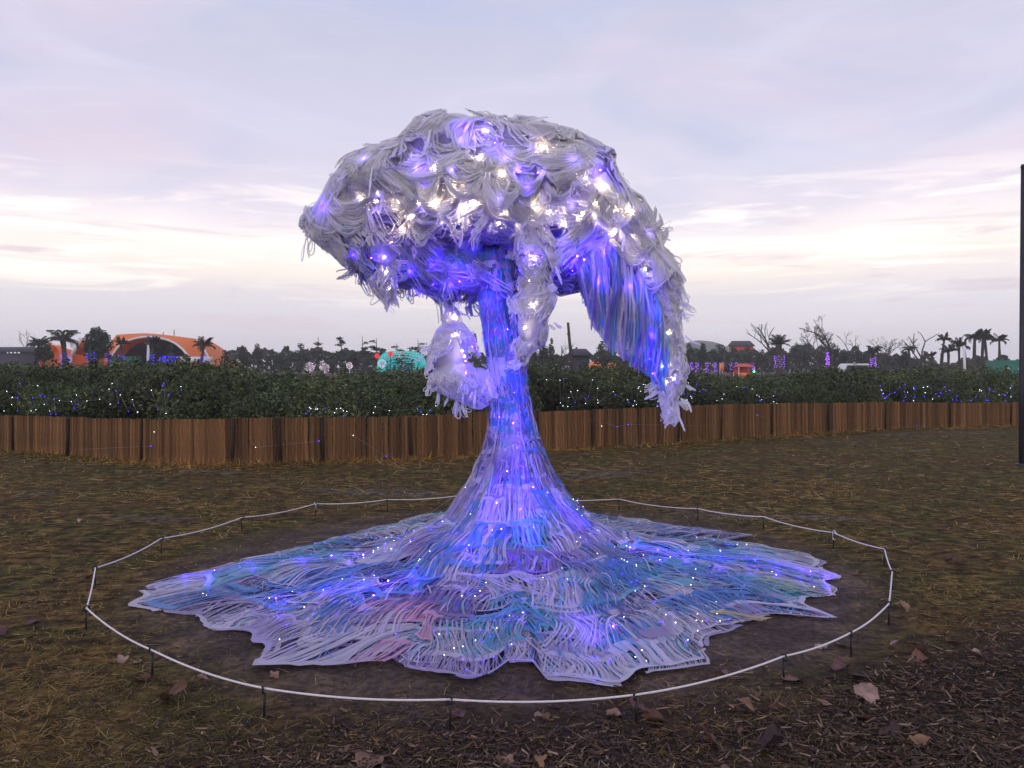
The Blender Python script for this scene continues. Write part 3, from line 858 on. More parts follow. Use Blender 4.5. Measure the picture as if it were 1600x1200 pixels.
def build_body():
    # inner sleeve of the trunk
    th = np.linspace(0, 2 * math.pi, 56, endpoint=False); v = np.linspace(0, PV[13], 60)
    Vv, Th = np.meshgrid(v, th, indexing='ij')
    P = surf(Th, Vv, -.045)
    k = (.5 + .5 * vn(P, 8))[..., None]; k2 = np.clip(vn(P + 5, 5) * 2, 0, 1)[..., None]
    col = np.array((.46, .38, .84)) * k + np.array((.22, .20, .80)) * (1 - k)
    col = col * (1 - .6 * k2) + np.array((.16, .46, .84)) * .6 * k2
    trunk = MB().grid(P, col, wrap=True).build('trunk', M['lining'], TREE)
    # wound bags on the trunk
    n = 0
    for i in range(190):
        v0 = U(.28, PV[12]); th0 = U(-math.pi, math.pi) if i > 130 else U(-math.pi * .98, -.02)
        r = float(np.interp(v0, PV, PR[:, 0]))
        wd = min(U(.12, .28), r * 1.6); Ln = U(.16, .40)
        w = [.26, .27, .15, .07, .15, .005, .0, .06, .0, .03] if v0 < PV[8] else [.40, .22, .14, .10, .07, .01, .005, .03, .0, .02]
        bag_panel(th0, v0, wd, Ln, int(rng.integers(12, 22)), KINDS_[rng.choice(10, p=np.array(w) / sum(w))], U(.0, .034), 'bag_panel', trunk, .9)
        n += 1
    # fine loose strips along the trunk and over the skirt
    def loose(nn, va, vb, l0, l1, name, parent, wid, front=.75, kinds=None, stray=None):
        vv = va + (vb - va) * rng.random(nn) ** (.75 if vb > V_SK + 1 else 1.0); th = np.where(rng.random(nn) < front, U(-math.pi, 0, nn), U(0, math.pi, nn))
        Ln = U(l0, l1, nn); m = 9; t = np.linspace(0, 1, m)
        V2 = np.minimum(vv[:, None] + Ln[:, None] * t, VE * 1.004)
        r = np.maximum(np.interp(V2, PV, PR[:, 0]), .14); kk = np.clip((V2 - V_SK) / (VE - V_SK), 0, 1)
        r = np.where(V2 > V_SK, .60 + (Rmax(th)[:, None] - .60) * kk, r)
        lat = rng.normal(0, stray or (.03 if vb < V_SK + .1 else .09), (nn, 1)) * t + .007 * np.sin(t * U(3, 9, (nn, 1)) + U(0, 6, (nn, 1))) * rng.random((nn, 1))
        T2 = th[:, None] + lat / r
        arch = np.where(rng.random((nn, 1)) < .15, U(.02, .07, (nn, 1)), U(0, .015, (nn, 1)))
        C = surf(T2, V2, U(.0, .03, (nn, 1)) + arch * np.sin(math.pi * t) * np.clip((vv[:, None] - PV[9]) / .6, .45, 1))
        tg = norm(np.gradient(C, axis=1)); lt = norm(surf(T2 + .01, V2, .01) - surf(T2, V2, .01)); nr = np.cross(lt, tg)
        ph = rng.normal(0, .35, (nn, 1)) + t * rng.normal(0, .6, (nn, 1))
        hw = wid * U(.4, 1.2, (nn, 1)) * (1 - .3 * np.sin(math.pi * t))
        W = hw[..., None] * (np.cos(ph)[..., None] * lt + np.sin(ph)[..., None] * nr)
        # neighbours share the bag they were cut from
        q = vn(xyz(np.cos(th) * 3, np.sin(th) * 3, vv * 2.0), 1.6)
        q2 = vn(xyz(np.cos(th) * 3, np.sin(th) * 3, vv * 2.0 + 9), 2.2)
        pal = np.array([pick_bag(k) for k in KINDS_])
        c = pal[rng.choice(10, nn, p=np.array(kinds) / sum(kinds))]
        blue = np.clip((q - .2) * 1.8, 0, .6)[:, None]; c = c * (1 - blue) + np.where(q2[:, None] > 0, pal[2], pal[3]) * blue
        mb = MB().ribbons(C, W, c * U(.85, 1.1, (nn, 1)))
        o = mb.build(name, M['film'], parent); o['kind'] = 'stuff'
        return o
    loose(1500, .25, PV[12], .15, .45, 'loose_strips', trunk, .0055, .8, [.52, .22, .08, .05, .08, .01, .0, .02, .0, .02])
    # under-layer of the skirt: added crumpled film, its dark colour paints the gap shade
    th = np.linspace(-math.pi, math.pi, 200, endpoint=False); v = np.linspace(PV[11], VE * .985, 46)
    Vv, Th = np.meshgrid(v, th, indexing='ij'); P = surf(Th, Vv, -.012); P[..., 2] += .012 * vn(P, 18)
    P[..., 2] = np.maximum(P[..., 2], .008)
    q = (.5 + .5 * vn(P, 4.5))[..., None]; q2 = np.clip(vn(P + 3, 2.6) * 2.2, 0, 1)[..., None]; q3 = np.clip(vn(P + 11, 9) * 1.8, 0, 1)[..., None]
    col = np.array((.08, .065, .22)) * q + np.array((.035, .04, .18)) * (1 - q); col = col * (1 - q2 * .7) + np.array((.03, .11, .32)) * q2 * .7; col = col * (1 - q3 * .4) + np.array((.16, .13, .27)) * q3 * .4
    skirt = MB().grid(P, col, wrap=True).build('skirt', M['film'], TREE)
    loose(1900, PV[10], VE - .05, .12, .42, 'loose_strips', skirt, .0060, .62, [.62, .20, .06, .06, .03, .01, .005, .01, .002, .005])
    loose(1300, PV[11], VE - .16, .05, .16, 'tangled_strips', skirt, .0042, .62, [.70, .16, .04, .05, .02, .01, .0, .0, .0, .0], .14)
    loose(420, .3, PV[12], .05, .14, 'tangled_strips', trunk, .0042, .75, [.62, .22, .06, .04, .04, .0, .0, .0, .0, .0], .05)
    for i in range(296):
        th0 = U(-math.pi, 0) if rng.random() < .66 else U(0, math.pi)
        u = rng.random() ** .62
        Ln = U(.20, .48)
        edge = i < 64
        if edge: th0 = -math.pi + 2 * math.pi * (i + U(-.3, .3)) / 64
        v0 = (VE - Ln * U(.80, 1.06)) if edge else PV[11] + (VE - Ln - PV[11]) * u
        x, y = math.cos(th0), math.sin(th0)
        w = np.array([.42, .20, .13, .12, .05, .008, .008, .03, .002, .02])
        if y < -.35 and abs(x) < .5: w = w * np.array([1, 1.6, 1, .8, 2.4, 1.6, .3, 1, .5, 1])
        zone = float(vn(np.array([[x * 2.6 + 3, y * 2.6, v0 * 1.1]]), 1.0)[0]) + (.25 if x > .25 else 0)
        if zone > .05: w = w * np.array([.55, .5, 2.4, 2.8, .4, .3, 1.6, 1.2, 1, 2])
        elif zone < -.25: w = w * np.array([1.3, 1.4, .4, .3, 1.6, 1.0, .5, 1, .5, .5])
        if edge: w = w * np.array([2, 1.5, .25, .3, .8, 1, .5, .1, .5, .1])
        kind = KINDS_[rng.choice(10, p=w / w.sum())]
        bag_panel(th0, v0, U(.24, .55), Ln, int(rng.integers(18, 40)), kind, U(.004, .035), 'bag_panel', skirt, .45)
    # a few that stand out
    for (px, py, kind, wd_) in ((610, 1012, 'pink', .17), (665, 985, 'pink', .12), (915, 800, 'green', .3), (1145, 960, 'yellow', .09), (1230, 915, 'green', .16), (830, 905, 'cyan', .24), (760, 905, 'blue', .2), (640, 940, 'blue', .25), (700, 830, 'cyan', .2)):
        z = .06; d = (CAMH - z) * FPX / (py - HOR)
        x = (px - 800) / FPX * d - CX0; y = d - D0; th0 = math.atan2(y, x); r = math.hypot(x, y)
        v0 = V_SK + (r - .6) / (Rmax(th0) - .6) * (VE - V_SK) if r > .6 else float(np.interp(r, PR[5:, 0], PV[5:]))
        bag_panel(th0, v0 - .13, wd_, .27, 9, kind, .045, 'bag_panel', skirt, .5)
build_body()
def build_sheets():
    tr = [o for o in TREE.children if o.name == 'trunk'][0]; sk = [o for o in TREE.children if o.name == 'skirt'][0]
    for k in range(120):
        on_t = k < 62
        v0 = U(.3, PV[12]) if on_t else PV[11] + (VE - .3 - PV[11]) * rng.random() ** .7; th0 = U(-math.pi, 0) if k % 5 else U(0, math.pi)
        r = float(np.interp(v0, PV, PR[:, 0])) if on_t else .6 + (float(Rmax(th0)) - .6) * (v0 - V_SK) / (VE - V_SK)
        w = min(U(.05, .12), r * .7); L = U(.06, .2); g = np.linspace(-1, 1, 9); t = np.linspace(0, 1, 9)
        ev = 1 + .25 * vn(xyz(g, k * 1.7, 0), 2.0)
        Th = th0 + (g * w / max(r, .14))[None] * (1 + .25 * np.sin(t * 3 + U(0, 6)))[:, None] + rng.normal(0, .2) * t[:, None] * w / max(r, .14); Vv = v0 + (t * L)[:, None] * ev[None]
        P = surf(Th, Vv, U(.018, .032) if on_t else U(.02, .045)); P = P + (.006 * fbm(P, 22, 2))[..., None] * np.array((.5, -.7, .5))
        kd = KINDS_[rng.choice(10, p=[.24, .24, .16, .08, .20, .01, .0, .05, .0, .02] if on_t else [.36, .16, .17, .15, .08, .02, .02, .02, .01, .01])]
        MB().grid(P, pick_bag(kd) * U(.85, 1.15)).build('film_patch', M['film'], tr if on_t else sk, smooth=True)
build_sheets()

# ------------------------------------------------------------------ lights on the sculpture
def string(name, label, groups, wire=None, wr=.0022, cat='light string', group=None, wcol=(.3, .3, .34), lamps=None, power=.5, hue=(.075, .026, 1.0)):
    """one string of small lamps: a wire and its bulbs"""
    allp = np.concatenate([p for _, p, _ in groups])
    o = thing(name, label, cat, allp.mean(0), group)
    if wire is not None:
        MB().tube(wire, wr, 4, wcol).build('wire', M['wire'], o)
    for mat, p, r in [g for g in groups if len(g[1])]:
        b = MB().dots(p, r).build('bulbs', M[mat], o); b['kind'] = 'stuff'
    for p in (lamps if lamps is not None else []):          # the light the bulbs throw on what is round them
        l = bpy.data.lights.new('glow', 'POINT'); l.energy = power; l.color = hue; l.shadow_soft_size = .02
        lo = bpy.data.objects.new('glow', l); COL.objects.link(lo); lo.parent = o; lo.location = Vector([float(v) for v in p]) - o.location
    return o

def path_order(P):
    P = np.asarray(P); left = list(range(len(P))); cur = left.pop(0); out = [cur]
    while left:
        d = [np.linalg.norm(P[cur] - P[j]) for j in left]; cur = left.pop(int(np.argmin(d))); out.append(cur)
    return P[out]

def build_tree_lights():
    WARM = [(750, 245), (780, 348), (718, 343), (690, 347), (642, 340), (655, 318), (628, 357), (735, 320), (812, 350), (915, 278), (942, 290), (955, 353), (958, 366), (903, 343), (880, 350), (930, 318), (785, 272), (708, 300)]
    WARM += [(x + U(-10, 10), float(np.interp(x, FR_X, FR_Y)) + U(-30, 4)) for x in np.linspace(570, 985, 17)] + [(760, 205), (850, 230), (590, 300), (985, 330), (680, 262)]
    p = np.array([cast(x, y, .046) for x, y in WARM])
    string('light_string', 'warm white fairy lights threaded round the lower edge of the white crown', [('led_warm', p, .0074)], path_order(p), lamps=p[::2] - np.array((0, .03, 0)), power=.32, hue=(1, .82, .55))
    W2 = [(612, 378), (600, 402), (603, 425), (607, 452)]
    p = np.array([cast(x, y, .016) for x, y in W2]); string('light_string', 'warm white fairy lights in the small tassel hanging at the crown\'s left', [('led_warm', p, .0070)], p)
    W3 = [(834, 404), (828, 440), (832, 478), (820, 512)]
    p = np.array([cast(x, y, .016) for x, y in W3]); string('light_string', 'warm white fairy lights in the middle tassel beside the trunk', [('led_warm', p, .0070)], p)
    W4 = [(995, 402), (1008, 420), (1018, 470), (1026, 497), (1042, 520), (1036, 572), (1042, 596), (1053, 592)]
    p = np.array([cast(x, y, .016) for x, y in W4]); string('light_string', 'warm white fairy lights down the long hanging arm on the right', [('led_warm', p, .0070)], p)
    W5 = [(709, 497), (712, 522), (722, 548), (726, 557)]
    p = np.array([cast(x, y, .02) for x, y in W5]); string('light_string', 'warm white fairy lights on the white bundle left of the trunk', [('led_warm', p, .0055)], p)
    # blue-violet lamps inside the crown
    def strip(px, n, off, jit, name_label, mat='led_blue', r=.0042, mat2='led_violet', glow=2, vis=1, lamp=6, pw=1.0, hue=(.09, .03, 1.0)):
        px = np.array(px, float); s = np.concatenate(([0], np.cumsum(np.hypot(*np.diff(px, axis=0).T)))); t = np.linspace(0, s[-1], n)
        q = np.stack((np.interp(t, s, px[:, 0]), np.interp(t, s, px[:, 1])), -1) + rng.normal(0, jit, (n, 2))
        p = np.array([cast(a, b, off) for a, b in q])
        k = rng.random(n) < .8
        e = to_surface(p, -.002 if off > .03 else .004) if glow else p[:0]
        return string('led_strip', name_label, ([(mat, p[k], r), (mat2, p[~k], r)] if vis else []) + [('led_glow', e[::(glow or 1) * 2], .0040 if vis else .0030)], p, .003, lamps=to_surface(p[::lamp], U(.05, .10, len(p[::lamp]))) if lamp else None, power=pw, hue=hue)
    strip([(560, 390), (620, 408), (680, 412), (740, 420), (700, 445), (640, 440)], 46, .012, 5, 'blue violet lights under the left half of the crown')
    strip([(720, 370), (745, 395), (770, 385), (800, 390), (845, 400), (900, 400), (890, 430)], 34, .012, 4, 'blue violet lights round the top of the trunk under the crown')
    strip([(885, 370), (930, 372), (965, 390), (940, 420)], 22, .02, 4, 'blue violet lights under the right lobe of the crown')
    strip([(665, 265), (660, 275), (655, 290)], 5, .05, 2, 'short blue light strip peeping from the left of the crown')
    strip([(722, 196), (735, 197), (760, 205), (778, 225), (782, 236)], 14, .055, 2, 'short blue light strip on the very top of the crown')
    strip([(812, 265), (818, 280), (825, 300)], 9, .05, 1, 'short blue light strip in the hollow at the middle of the crown')
    strip([(515, 330), (522, 342), (510, 350)], 6, .03, 3, 'short blue light strip in the round bulge at the crown\'s far left')
    strip([(540, 300), (600, 250), (660, 225), (720, 215), (800, 225), (870, 245), (930, 280), (980, 330), (1010, 380), (930, 330), (850, 290), (770, 260), (690, 270), (620, 300), (570, 320), (650, 330), (740, 310), (830, 330)], 84, .006, 8, 'blue lights glimmering through all of the white crown', glow=2, vis=0, lamp=4, pw=.24, hue=(.30, .20, 1.0))
    strip([(950, 262), (1000, 365), (1005, 372)], 5, .05, 3, 'few blue lights on the right shoulder of the crown')
    strip([(745, 535), (735, 555), (728, 575), (745, 600)], 12, .02, 3, 'violet lights in the bundle hanging left of the trunk', 'led_violet', .004)
    # strip down the curtain
    q = np.array([(905, 395), (918, 410), (960, 470), (1000, 420), (1015, 455), (1025, 500), (1016, 540), (1022, 575), (1030, 600)], float)
    s = np.linspace(0, 8, 40); P = np.array([at(np.interp(v, range(9), q[:, 0]) + U(-4, 4), np.interp(v, range(9), q[:, 1]) + U(-4, 4), 5.44) for v in s])
    string('led_strip', 'blue light strip running down the purple curtain on the right', [('led_blue', P[::3], .0045), ('led_violet', P[1::4], .004), ('led_glow', P[::4] + np.array((0, .05, 0)), .0040)], P, .003, lamps=P[2::5] - np.array((0, .07, 0)), power=1.1)
    # strips on the trunk
    def on_trunk(pts, n, lab, lift=.044, r=.0036, pw=1.15):
        """pts: (angle from the camera side, profile distance)"""
        a = np.array(pts, float); t = np.linspace(0, len(a) - 1, n)
        th = -math.pi / 2 + np.interp(t, range(len(a)), a[:, 0]); v = np.interp(t, range(len(a)), a[:, 1])
        p = surf(th, v, lift)
        k = (np.arange(n) // 7) % 3 != 2
        w = np.arange(n) % 5 == 0
        e = surf(th + rng.normal(0, .12, n), v, .026 if lift < .047 else .030)
        return string('led_strip', lab, [('led_violet', p[k & ~w], r), ('led_blue', p[~k & w], r * 1.2), ('led_glow', e[::9], .0040)], p, .003, lamps=surf(th[3::8], v[3::8], .13 if lift < .047 else .12), power=pw)
    zv = lambda z: float(np.interp(-z, -PR[:, 1], PV))
    on_trunk([(.05, zv(2.2)), (-.1, zv(1.95)), (.25, zv(1.6)), (.5, zv(1.3)), (.3, zv(1.0)), (.1, zv(.8))], 62, 'blue violet light strip down the front of the upper trunk')
    on_trunk([(-.5, zv(2.1)), (-.7, zv(1.7)), (-.5, zv(1.25)), (-.6, zv(1.0))], 34, 'blue violet light strip down the left side of the upper trunk')
    on_trunk([(.25, zv(.78)), (.2, zv(.6)), (.1, zv(.42)), (.15, zv(.3))], 36, 'blue violet light strip over the middle of the flared trunk foot')
    on_trunk([(-.3, zv(.75)), (-.38, zv(.55)), (-.30, zv(.40)), (-.42, zv(.26)), (-.35, zv(.2))], 34, 'blue violet light strip left of middle on the flared trunk foot')
    on_trunk([(.8, zv(.6)), (.9, zv(.40)), (.95, zv(.28))], 16, 'blue violet light strip right of middle on the flared trunk foot')
    on_trunk([(.22, 3.45), (.24, 3.65), (.2, 3.85)], 18, 'short violet light strip near the skirt\'s front edge', .05, pw=.85)
    on_trunk([(-.55, 2.95), (-.68, 3.25), (-.80, 3.5), (-.95, 3.75)], 40, 'long violet light strip across the left front of the skirt', .05, pw=.85)
    on_trunk([(1.30, 2.75), (1.36, 3.2), (1.42, 3.7), (1.43, 4.1)], 60, 'long violet light strip across the right of the skirt', .05, pw=.85)
    on_trunk([(-1.28, 2.9), (-1.33, 3.3), (-1.36, 3.8), (-1.40, 4.1)], 40, 'long violet light strip across the left of the skirt', .05, pw=.85)
    # scattered fairy lights over the skirt, four strings
    for k, (a0, a1, lab) in enumerate(((-1.9, -.85, 'tiny white and blue fairy lights over the left of the skirt'), (-.85, .1, 'tiny white and blue fairy lights over the left front of the skirt'),
                                       (.1, 1.0, 'tiny white and blue fairy lights over the right front of the skirt'), (1.0, 1.9, 'tiny white and blue fairy lights over the right of the skirt'))):
        n = 66; nc = 22; ct = U(a0, a1, nc); cv = 2.2 + (VE - 2.3) * rng.random(nc) ** .8; ci = rng.integers(0, nc, n)
        th = -math.pi / 2 + ct[ci] + rng.normal(0, .05, n); v = np.minimum(cv[ci] + rng.normal(0, .09, n), VE - .03)
        p = surf(th, v, U(.03, .06, n)); p = path_order(p)
        w = rng.random(n) < .42
        string('light_string', lab, [('led_white', p[w], .0028), ('led_blue', p[~w], .0036)], p, .0012)
build_tree_lights()

# ------------------------------------------------------------------ rope ring
PEGS = [(703, 1085, 'nearest the camera in front of the skirt'), (412, 1070, 'front left, left of the nearest peg'), (238, 1013, 'front left corner beside the big brown leaf'), (135, 948, 'leftmost corner of the ring'), (149, 884, 'far left, just behind the leftmost peg'),
        (252, 838, 'left rear in dry grass'), (378, 805, 'left rear beside a green tuft'), (493, 784, 'left rear where the rope is knotted white'), (605, 777, 'back, left of the trunk'), (732, 770, 'back, half hidden beside the trunk'), (967, 778, 'back, right of the trunk'),
        (1090, 795, 'right rear, second from the trunk'), (1193, 806, 'right rear, third from the trunk'), (1302, 831, 'right rear where the rope is knotted white'), (1382, 857, 'far right, upper corner'), (1394, 892, 'rightmost corner of the ring'),
        (1389, 940, 'far right, lower corner'), (1330, 985, 'right front beside a pale curled leaf'), (1225, 1022, 'right front with a round eye'), (994, 1076, 'front right beside a heap of leaves')]
def build_ring():
    H = .125; tops = []
    mb = MB(); mb.tube([(0, 0, -.06), (0, 0, .05), (0, 0, H - .02)], [.004, .0055, .0055], 7)
    shaft = mb.data('shaft', True)
    a = np.linspace(0, 2 * math.pi, 15); ring = np.stack((.016 * np.cos(a), 0 * a, H + .016 * np.sin(a) - .004), -1)
    eye = MB().tube(ring, .0048, 6).data('eye', True)
    for px, py, lab in PEGS:
        z = H + .01
        d = (CAMH - z) * FPX / (py - HOR); x = (px - 800) / FPX * d
        g = float(gz(x, d)); 
        t = thing('rope_peg', 'black looped metal peg of the rope ring, ' + lab, 'peg', (x, d, g), 'pegs of the rope ring')
        for nm, me in (('shaft', shaft), ('eye', eye)):
            o = link(nm, me, M['peg'], t, (0, 0, 0)); o.rotation_euler = (U(-.04, .04), U(-.06, .06), U(0, 3))
        tops.append((x, d, g + H))
    tops = np.array(tops); P = []
    for i in range(len(tops)):
        a, b = tops[i], tops[(i + 1) % len(tops)]
        t = np.linspace(0, 1, 13)[:-1]; q = a + (b - a) * t[:, None]; q[:, 2] -= .10 * np.linalg.norm(b - a) * t * (1 - t); P.append(q)
    P = np.concatenate(P); P = np.concatenate((P, P[:1]))
    rope = MB().tube(P, .0046, 7).build('rope', M['rope'], None, smooth=True)
    tag(rope, 'thin white rope strung low from peg to peg round the sculpture', 'rope')
    for i in (7, 13):
        k = MB(); kk = rng.normal(0, .012, (16, 3)) + tops[i]; kk[-4:, 2] -= np.linspace(.01, .05, 4)
        k.tube(kk, .0042, 6); o = k.build('knot', M['rope'], rope, smooth=True)
build_ring()

# ------------------------------------------------------------------ ground cover
def blades(n, X, Y, l0, l1, w, name, label, flat=.6, pal=None, seglen=3):
    Z = gz(X, Y)
    az = U(0, 2 * math.pi, n); ln = U(l0, l1, n); el = np.abs(rng.normal(.25, .45, n)) * (1 - flat) + U(.02, .5, n) * flat
    m = seglen; t = np.linspace(0, 1, m)
    droop = U(.2, 1.1, n)
    bend = U(-1.1, 1.1, n)
    dirh = az[:, None] + bend[:, None] * t
    C = np.empty((n, m, 3)); C[:, 0] = xyz(X, Y, Z)
    for i in range(1, m):
        e = el - droop * t[i] * .7
        st = ln / (m - 1)
        C[:, i, 0] = C[:, i - 1, 0] + st * np.cos(e) * np.cos(dirh[:, i]); C[:, i, 1] = C[:, i - 1, 1] + st * np.cos(e) * np.sin(dirh[:, i]); C[:, i, 2] = C[:, i - 1, 2] + st * np.sin(e)
    C[..., 2] = np.maximum(C[..., 2], Z[:, None] + .003)
    hw = np.asarray(w).reshape(-1, 1) * U(.5, 1.3, (n, 1)) * (1 - .75 * t)
    W = np.stack((-np.sin(dirh) * hw, np.cos(dirh) * hw, hw * U(-.6, .6, (n, 1))), -1)
    o = MB().ribbons(C, W, pal).build(name, M['blade'])
    tag(o, label, 'grass', kind='stuff')
    return o

def tone(X, Y, n):
    q = fbm(xyz(X, Y), .8, 3); r = rng.random(n)
    straw = np.array((.40, .245, .068)); brown = np.array((.115, .062, .022)); green = np.array((.125, .120, .024)); pale = np.array((.50, .35, .16))
    g = np.clip(q * 1.4 + .1 + .06 * (Y - 6), 0, .85)[:, None]
    c = straw * (1 - g) + green * g
    c = np.where((r < .42)[:, None], brown, c); c = np.where((r > .87)[:, None], pale, c)
    return c * U(.55, 1.3, (n, 1)) * np.interp(Y, [2.6, 7.0], [.62, 1.0])[:, None]      # blades get darker towards the camera

def build_grass():
    def field(n, y0, y1, bias=1.0):
        Y = 1 / (1 / y1 + (1 / y0 - 1 / y1) * rng.random(n) ** bias)
        X = U(-.76, .76, n) * Y
        return X, Y
    X, Y = field(230000, 2.2, 20)
    den = np.clip(.55 + .75 * fbm(xyz(X, Y, 2.2), 1.1, 3), .05, 1)
    sk = skirt_dist(X, Y); den *= np.where(sk < 2.0, .02, np.where(sk < 2.7, .35, 1)); den *= 1 - .72 * mulch_mask(X, Y)
    fy = np.interp(800 + FPX * X / Y, _fcol, _fy); den *= (Y < fy - .05)
    k = rng.random(len(X)) < den; X, Y = X[k], Y[k]; n = len(X)
    sc_ = np.clip(Y / 5.5, .75, 2.2)
    blades(n, X, Y, .03 * sc_, .115 * sc_, .0021 * sc_, 'dry_grass', 'matted dry brown grass over the whole field', .72, tone(X, Y, n))
    # upright tussocks along the fence foot and in the field
    ux = U(-14, 15, 900); s = [fence_s(800 + FPX * x / 14) for x in ux]
    fx, fyy, _ = fence_at(np.array(s)); TX = np.repeat(fx, 26) + rng.normal(0, .10, 900 * 26); TY = np.repeat(fyy, 26) - .12 - np.abs(rng.normal(0, .22, 900 * 26))
    n = len(TX); c = tone(TX, TY, n) * np.array((1.2, 1.1, .8))
    blades(n, TX, TY, .06, .19, .0055, 'grass_fringe', 'tufts of dry grass along the foot of the fence', .1, c)
    nc = 520; cy = 1 / (1 / 14 + (1 / 2.6 - 1 / 14) * rng.random(nc)); cx = U(-.74, .74, nc) * cy
    ok = (skirt_dist(cx, cy) > 2.75) & (mulch_mask(cx, cy) < .4); cx, cy = cx[ok], cy[ok]
    TX = np.repeat(cx, 22) + rng.normal(0, .05, len(cx) * 22); TY = np.repeat(cy, 22) + rng.normal(0, .05, len(cx) * 22); n = len(TX)
    blades(n, TX, TY, .04, .11, .0026, 'grass_tussock', 'short green and brown tussocks scattered in the field', .15, tone(TX, TY, n) * np.array((.85, 1.0, .8)))
build_grass()

def build_mulch():
    n = 42000
    Y = 1 / (1 / 6.5 + (1 / 2.15 - 1 / 6.5) * rng.random(n) ** .85); X = U(-.74, .76, n) * Y
    k = rng.random(n) < mulch_mask(X, Y) ** 1.3 * np.clip(.75 + .5 * vn(xyz(X, Y), 2.5), .1, 1); X, Y = X[k], Y[k]
    # thin scatter elsewhere
    n2 = 1800; Y2 = 1 / (1 / 9 + (1 / 2.15 - 1 / 9) * rng.random(n2)); X2 = U(-.74, .74, n2) * Y2; k2 = skirt_dist(X2, Y2) > 2.3
    X, Y = np.concatenate((X, X2[k2])), np.concatenate((Y, Y2[k2])); n = len(X)
    Z = gz(X, Y) + U(.001, .014, n)
    L = U(.006, .030, n) * rng.choice((.6, 1, 1.3), n); w = U(.0016, .0048, n); h = U(.0008, .0022, n)
    az = U(0, math.pi * 2, n) * .5 + rng.normal(0, .5, n); pt = rng.normal(0, .22, n)
    d = np.stack((np.cos(az) * np.cos(pt), np.sin(az) * np.cos(pt), np.sin(pt)), -1); s = np.stack((-np.sin(az), np.cos(az), rng.normal(0, .3, n)), -1); u = np.cross(d, s)
    V = []
    for a, tp in ((-1, 1), (1, .55)):
        for b, c in ((-1, 0), (1, 0), (1, 1), (-1, 1)):
            V.append(xyz(X, Y, Z) + d * (a * L)[:, None] + s * (b * w * tp)[:, None] + u * (c * 2 * h)[:, None])
    V = np.stack(V, 1)
    q = np.array([(0, 1, 5, 4), (1, 2, 6, 5), (2, 3, 7, 6), (3, 0, 4, 7), (0, 3, 2, 1), (4, 5, 6, 7)])
    Q = (np.arange(n)[:, None, None] * 8 + q).reshape(-1, 4)
    pal = np.array([(.040, .024, .016), (.085, .050, .030), (.15, .095, .060), (.27, .19, .125), (.06, .040, .034)])
    c = pal[rng.choice(5, n, p=[.36, .28, .15, .05, .16])] * U(.7, 1.3, (n, 1))
    o = MB().add(V.reshape(-1, 3), Q, col=np.repeat(c, 8, 0)).build('wood_chips', M['chip'])
    tag(o, 'dark wood chip mulch spread across the front and right', 'mulch', kind='stuff')
build_mulch()

def leaf_mesh(seed):
    r = np.random.default_rng(seed); k = 22
    a = np.linspace(-math.pi, math.pi, k, endpoint=False)
    lob = 1 + .26 * np.cos(r.integers(3, 6) * a + r.normal(0, .4)) * r.random() + .09 * r.standard_normal(k)
    rad = lob * (.8 + .35 * np.cos(a)) * .5
    out = np.stack((rad * np.cos(a) + .18, rad * np.sin(a) * U(.75, 1.0)), -1)
    ring = [np.zeros((1, 2)), out * .5, out]
    P = np.concatenate(ring); cu, cv = r.uniform(.3, 1.5), r.uniform(-.9, 1.0)
    z = cu * P[:, 1] ** 2 + cv * (P[:, 0]) ** 2 * .8 + .10 * vn(xyz(P[:, 0], P[:, 1], seed), 3.0) + .05 * np.abs(P[:, 1])
    z -= z.min()
    V = np.concatenate((P, z[:, None]), 1)
    T = [(0, 1 + i, 1 + (i + 1) % k) for i in range(k)]; Q = [(1 + i, 1 + k + i, 1 + k + (i + 1) % k, 1 + (i + 1) % k) for i in range(k)]
    return V, Q, T
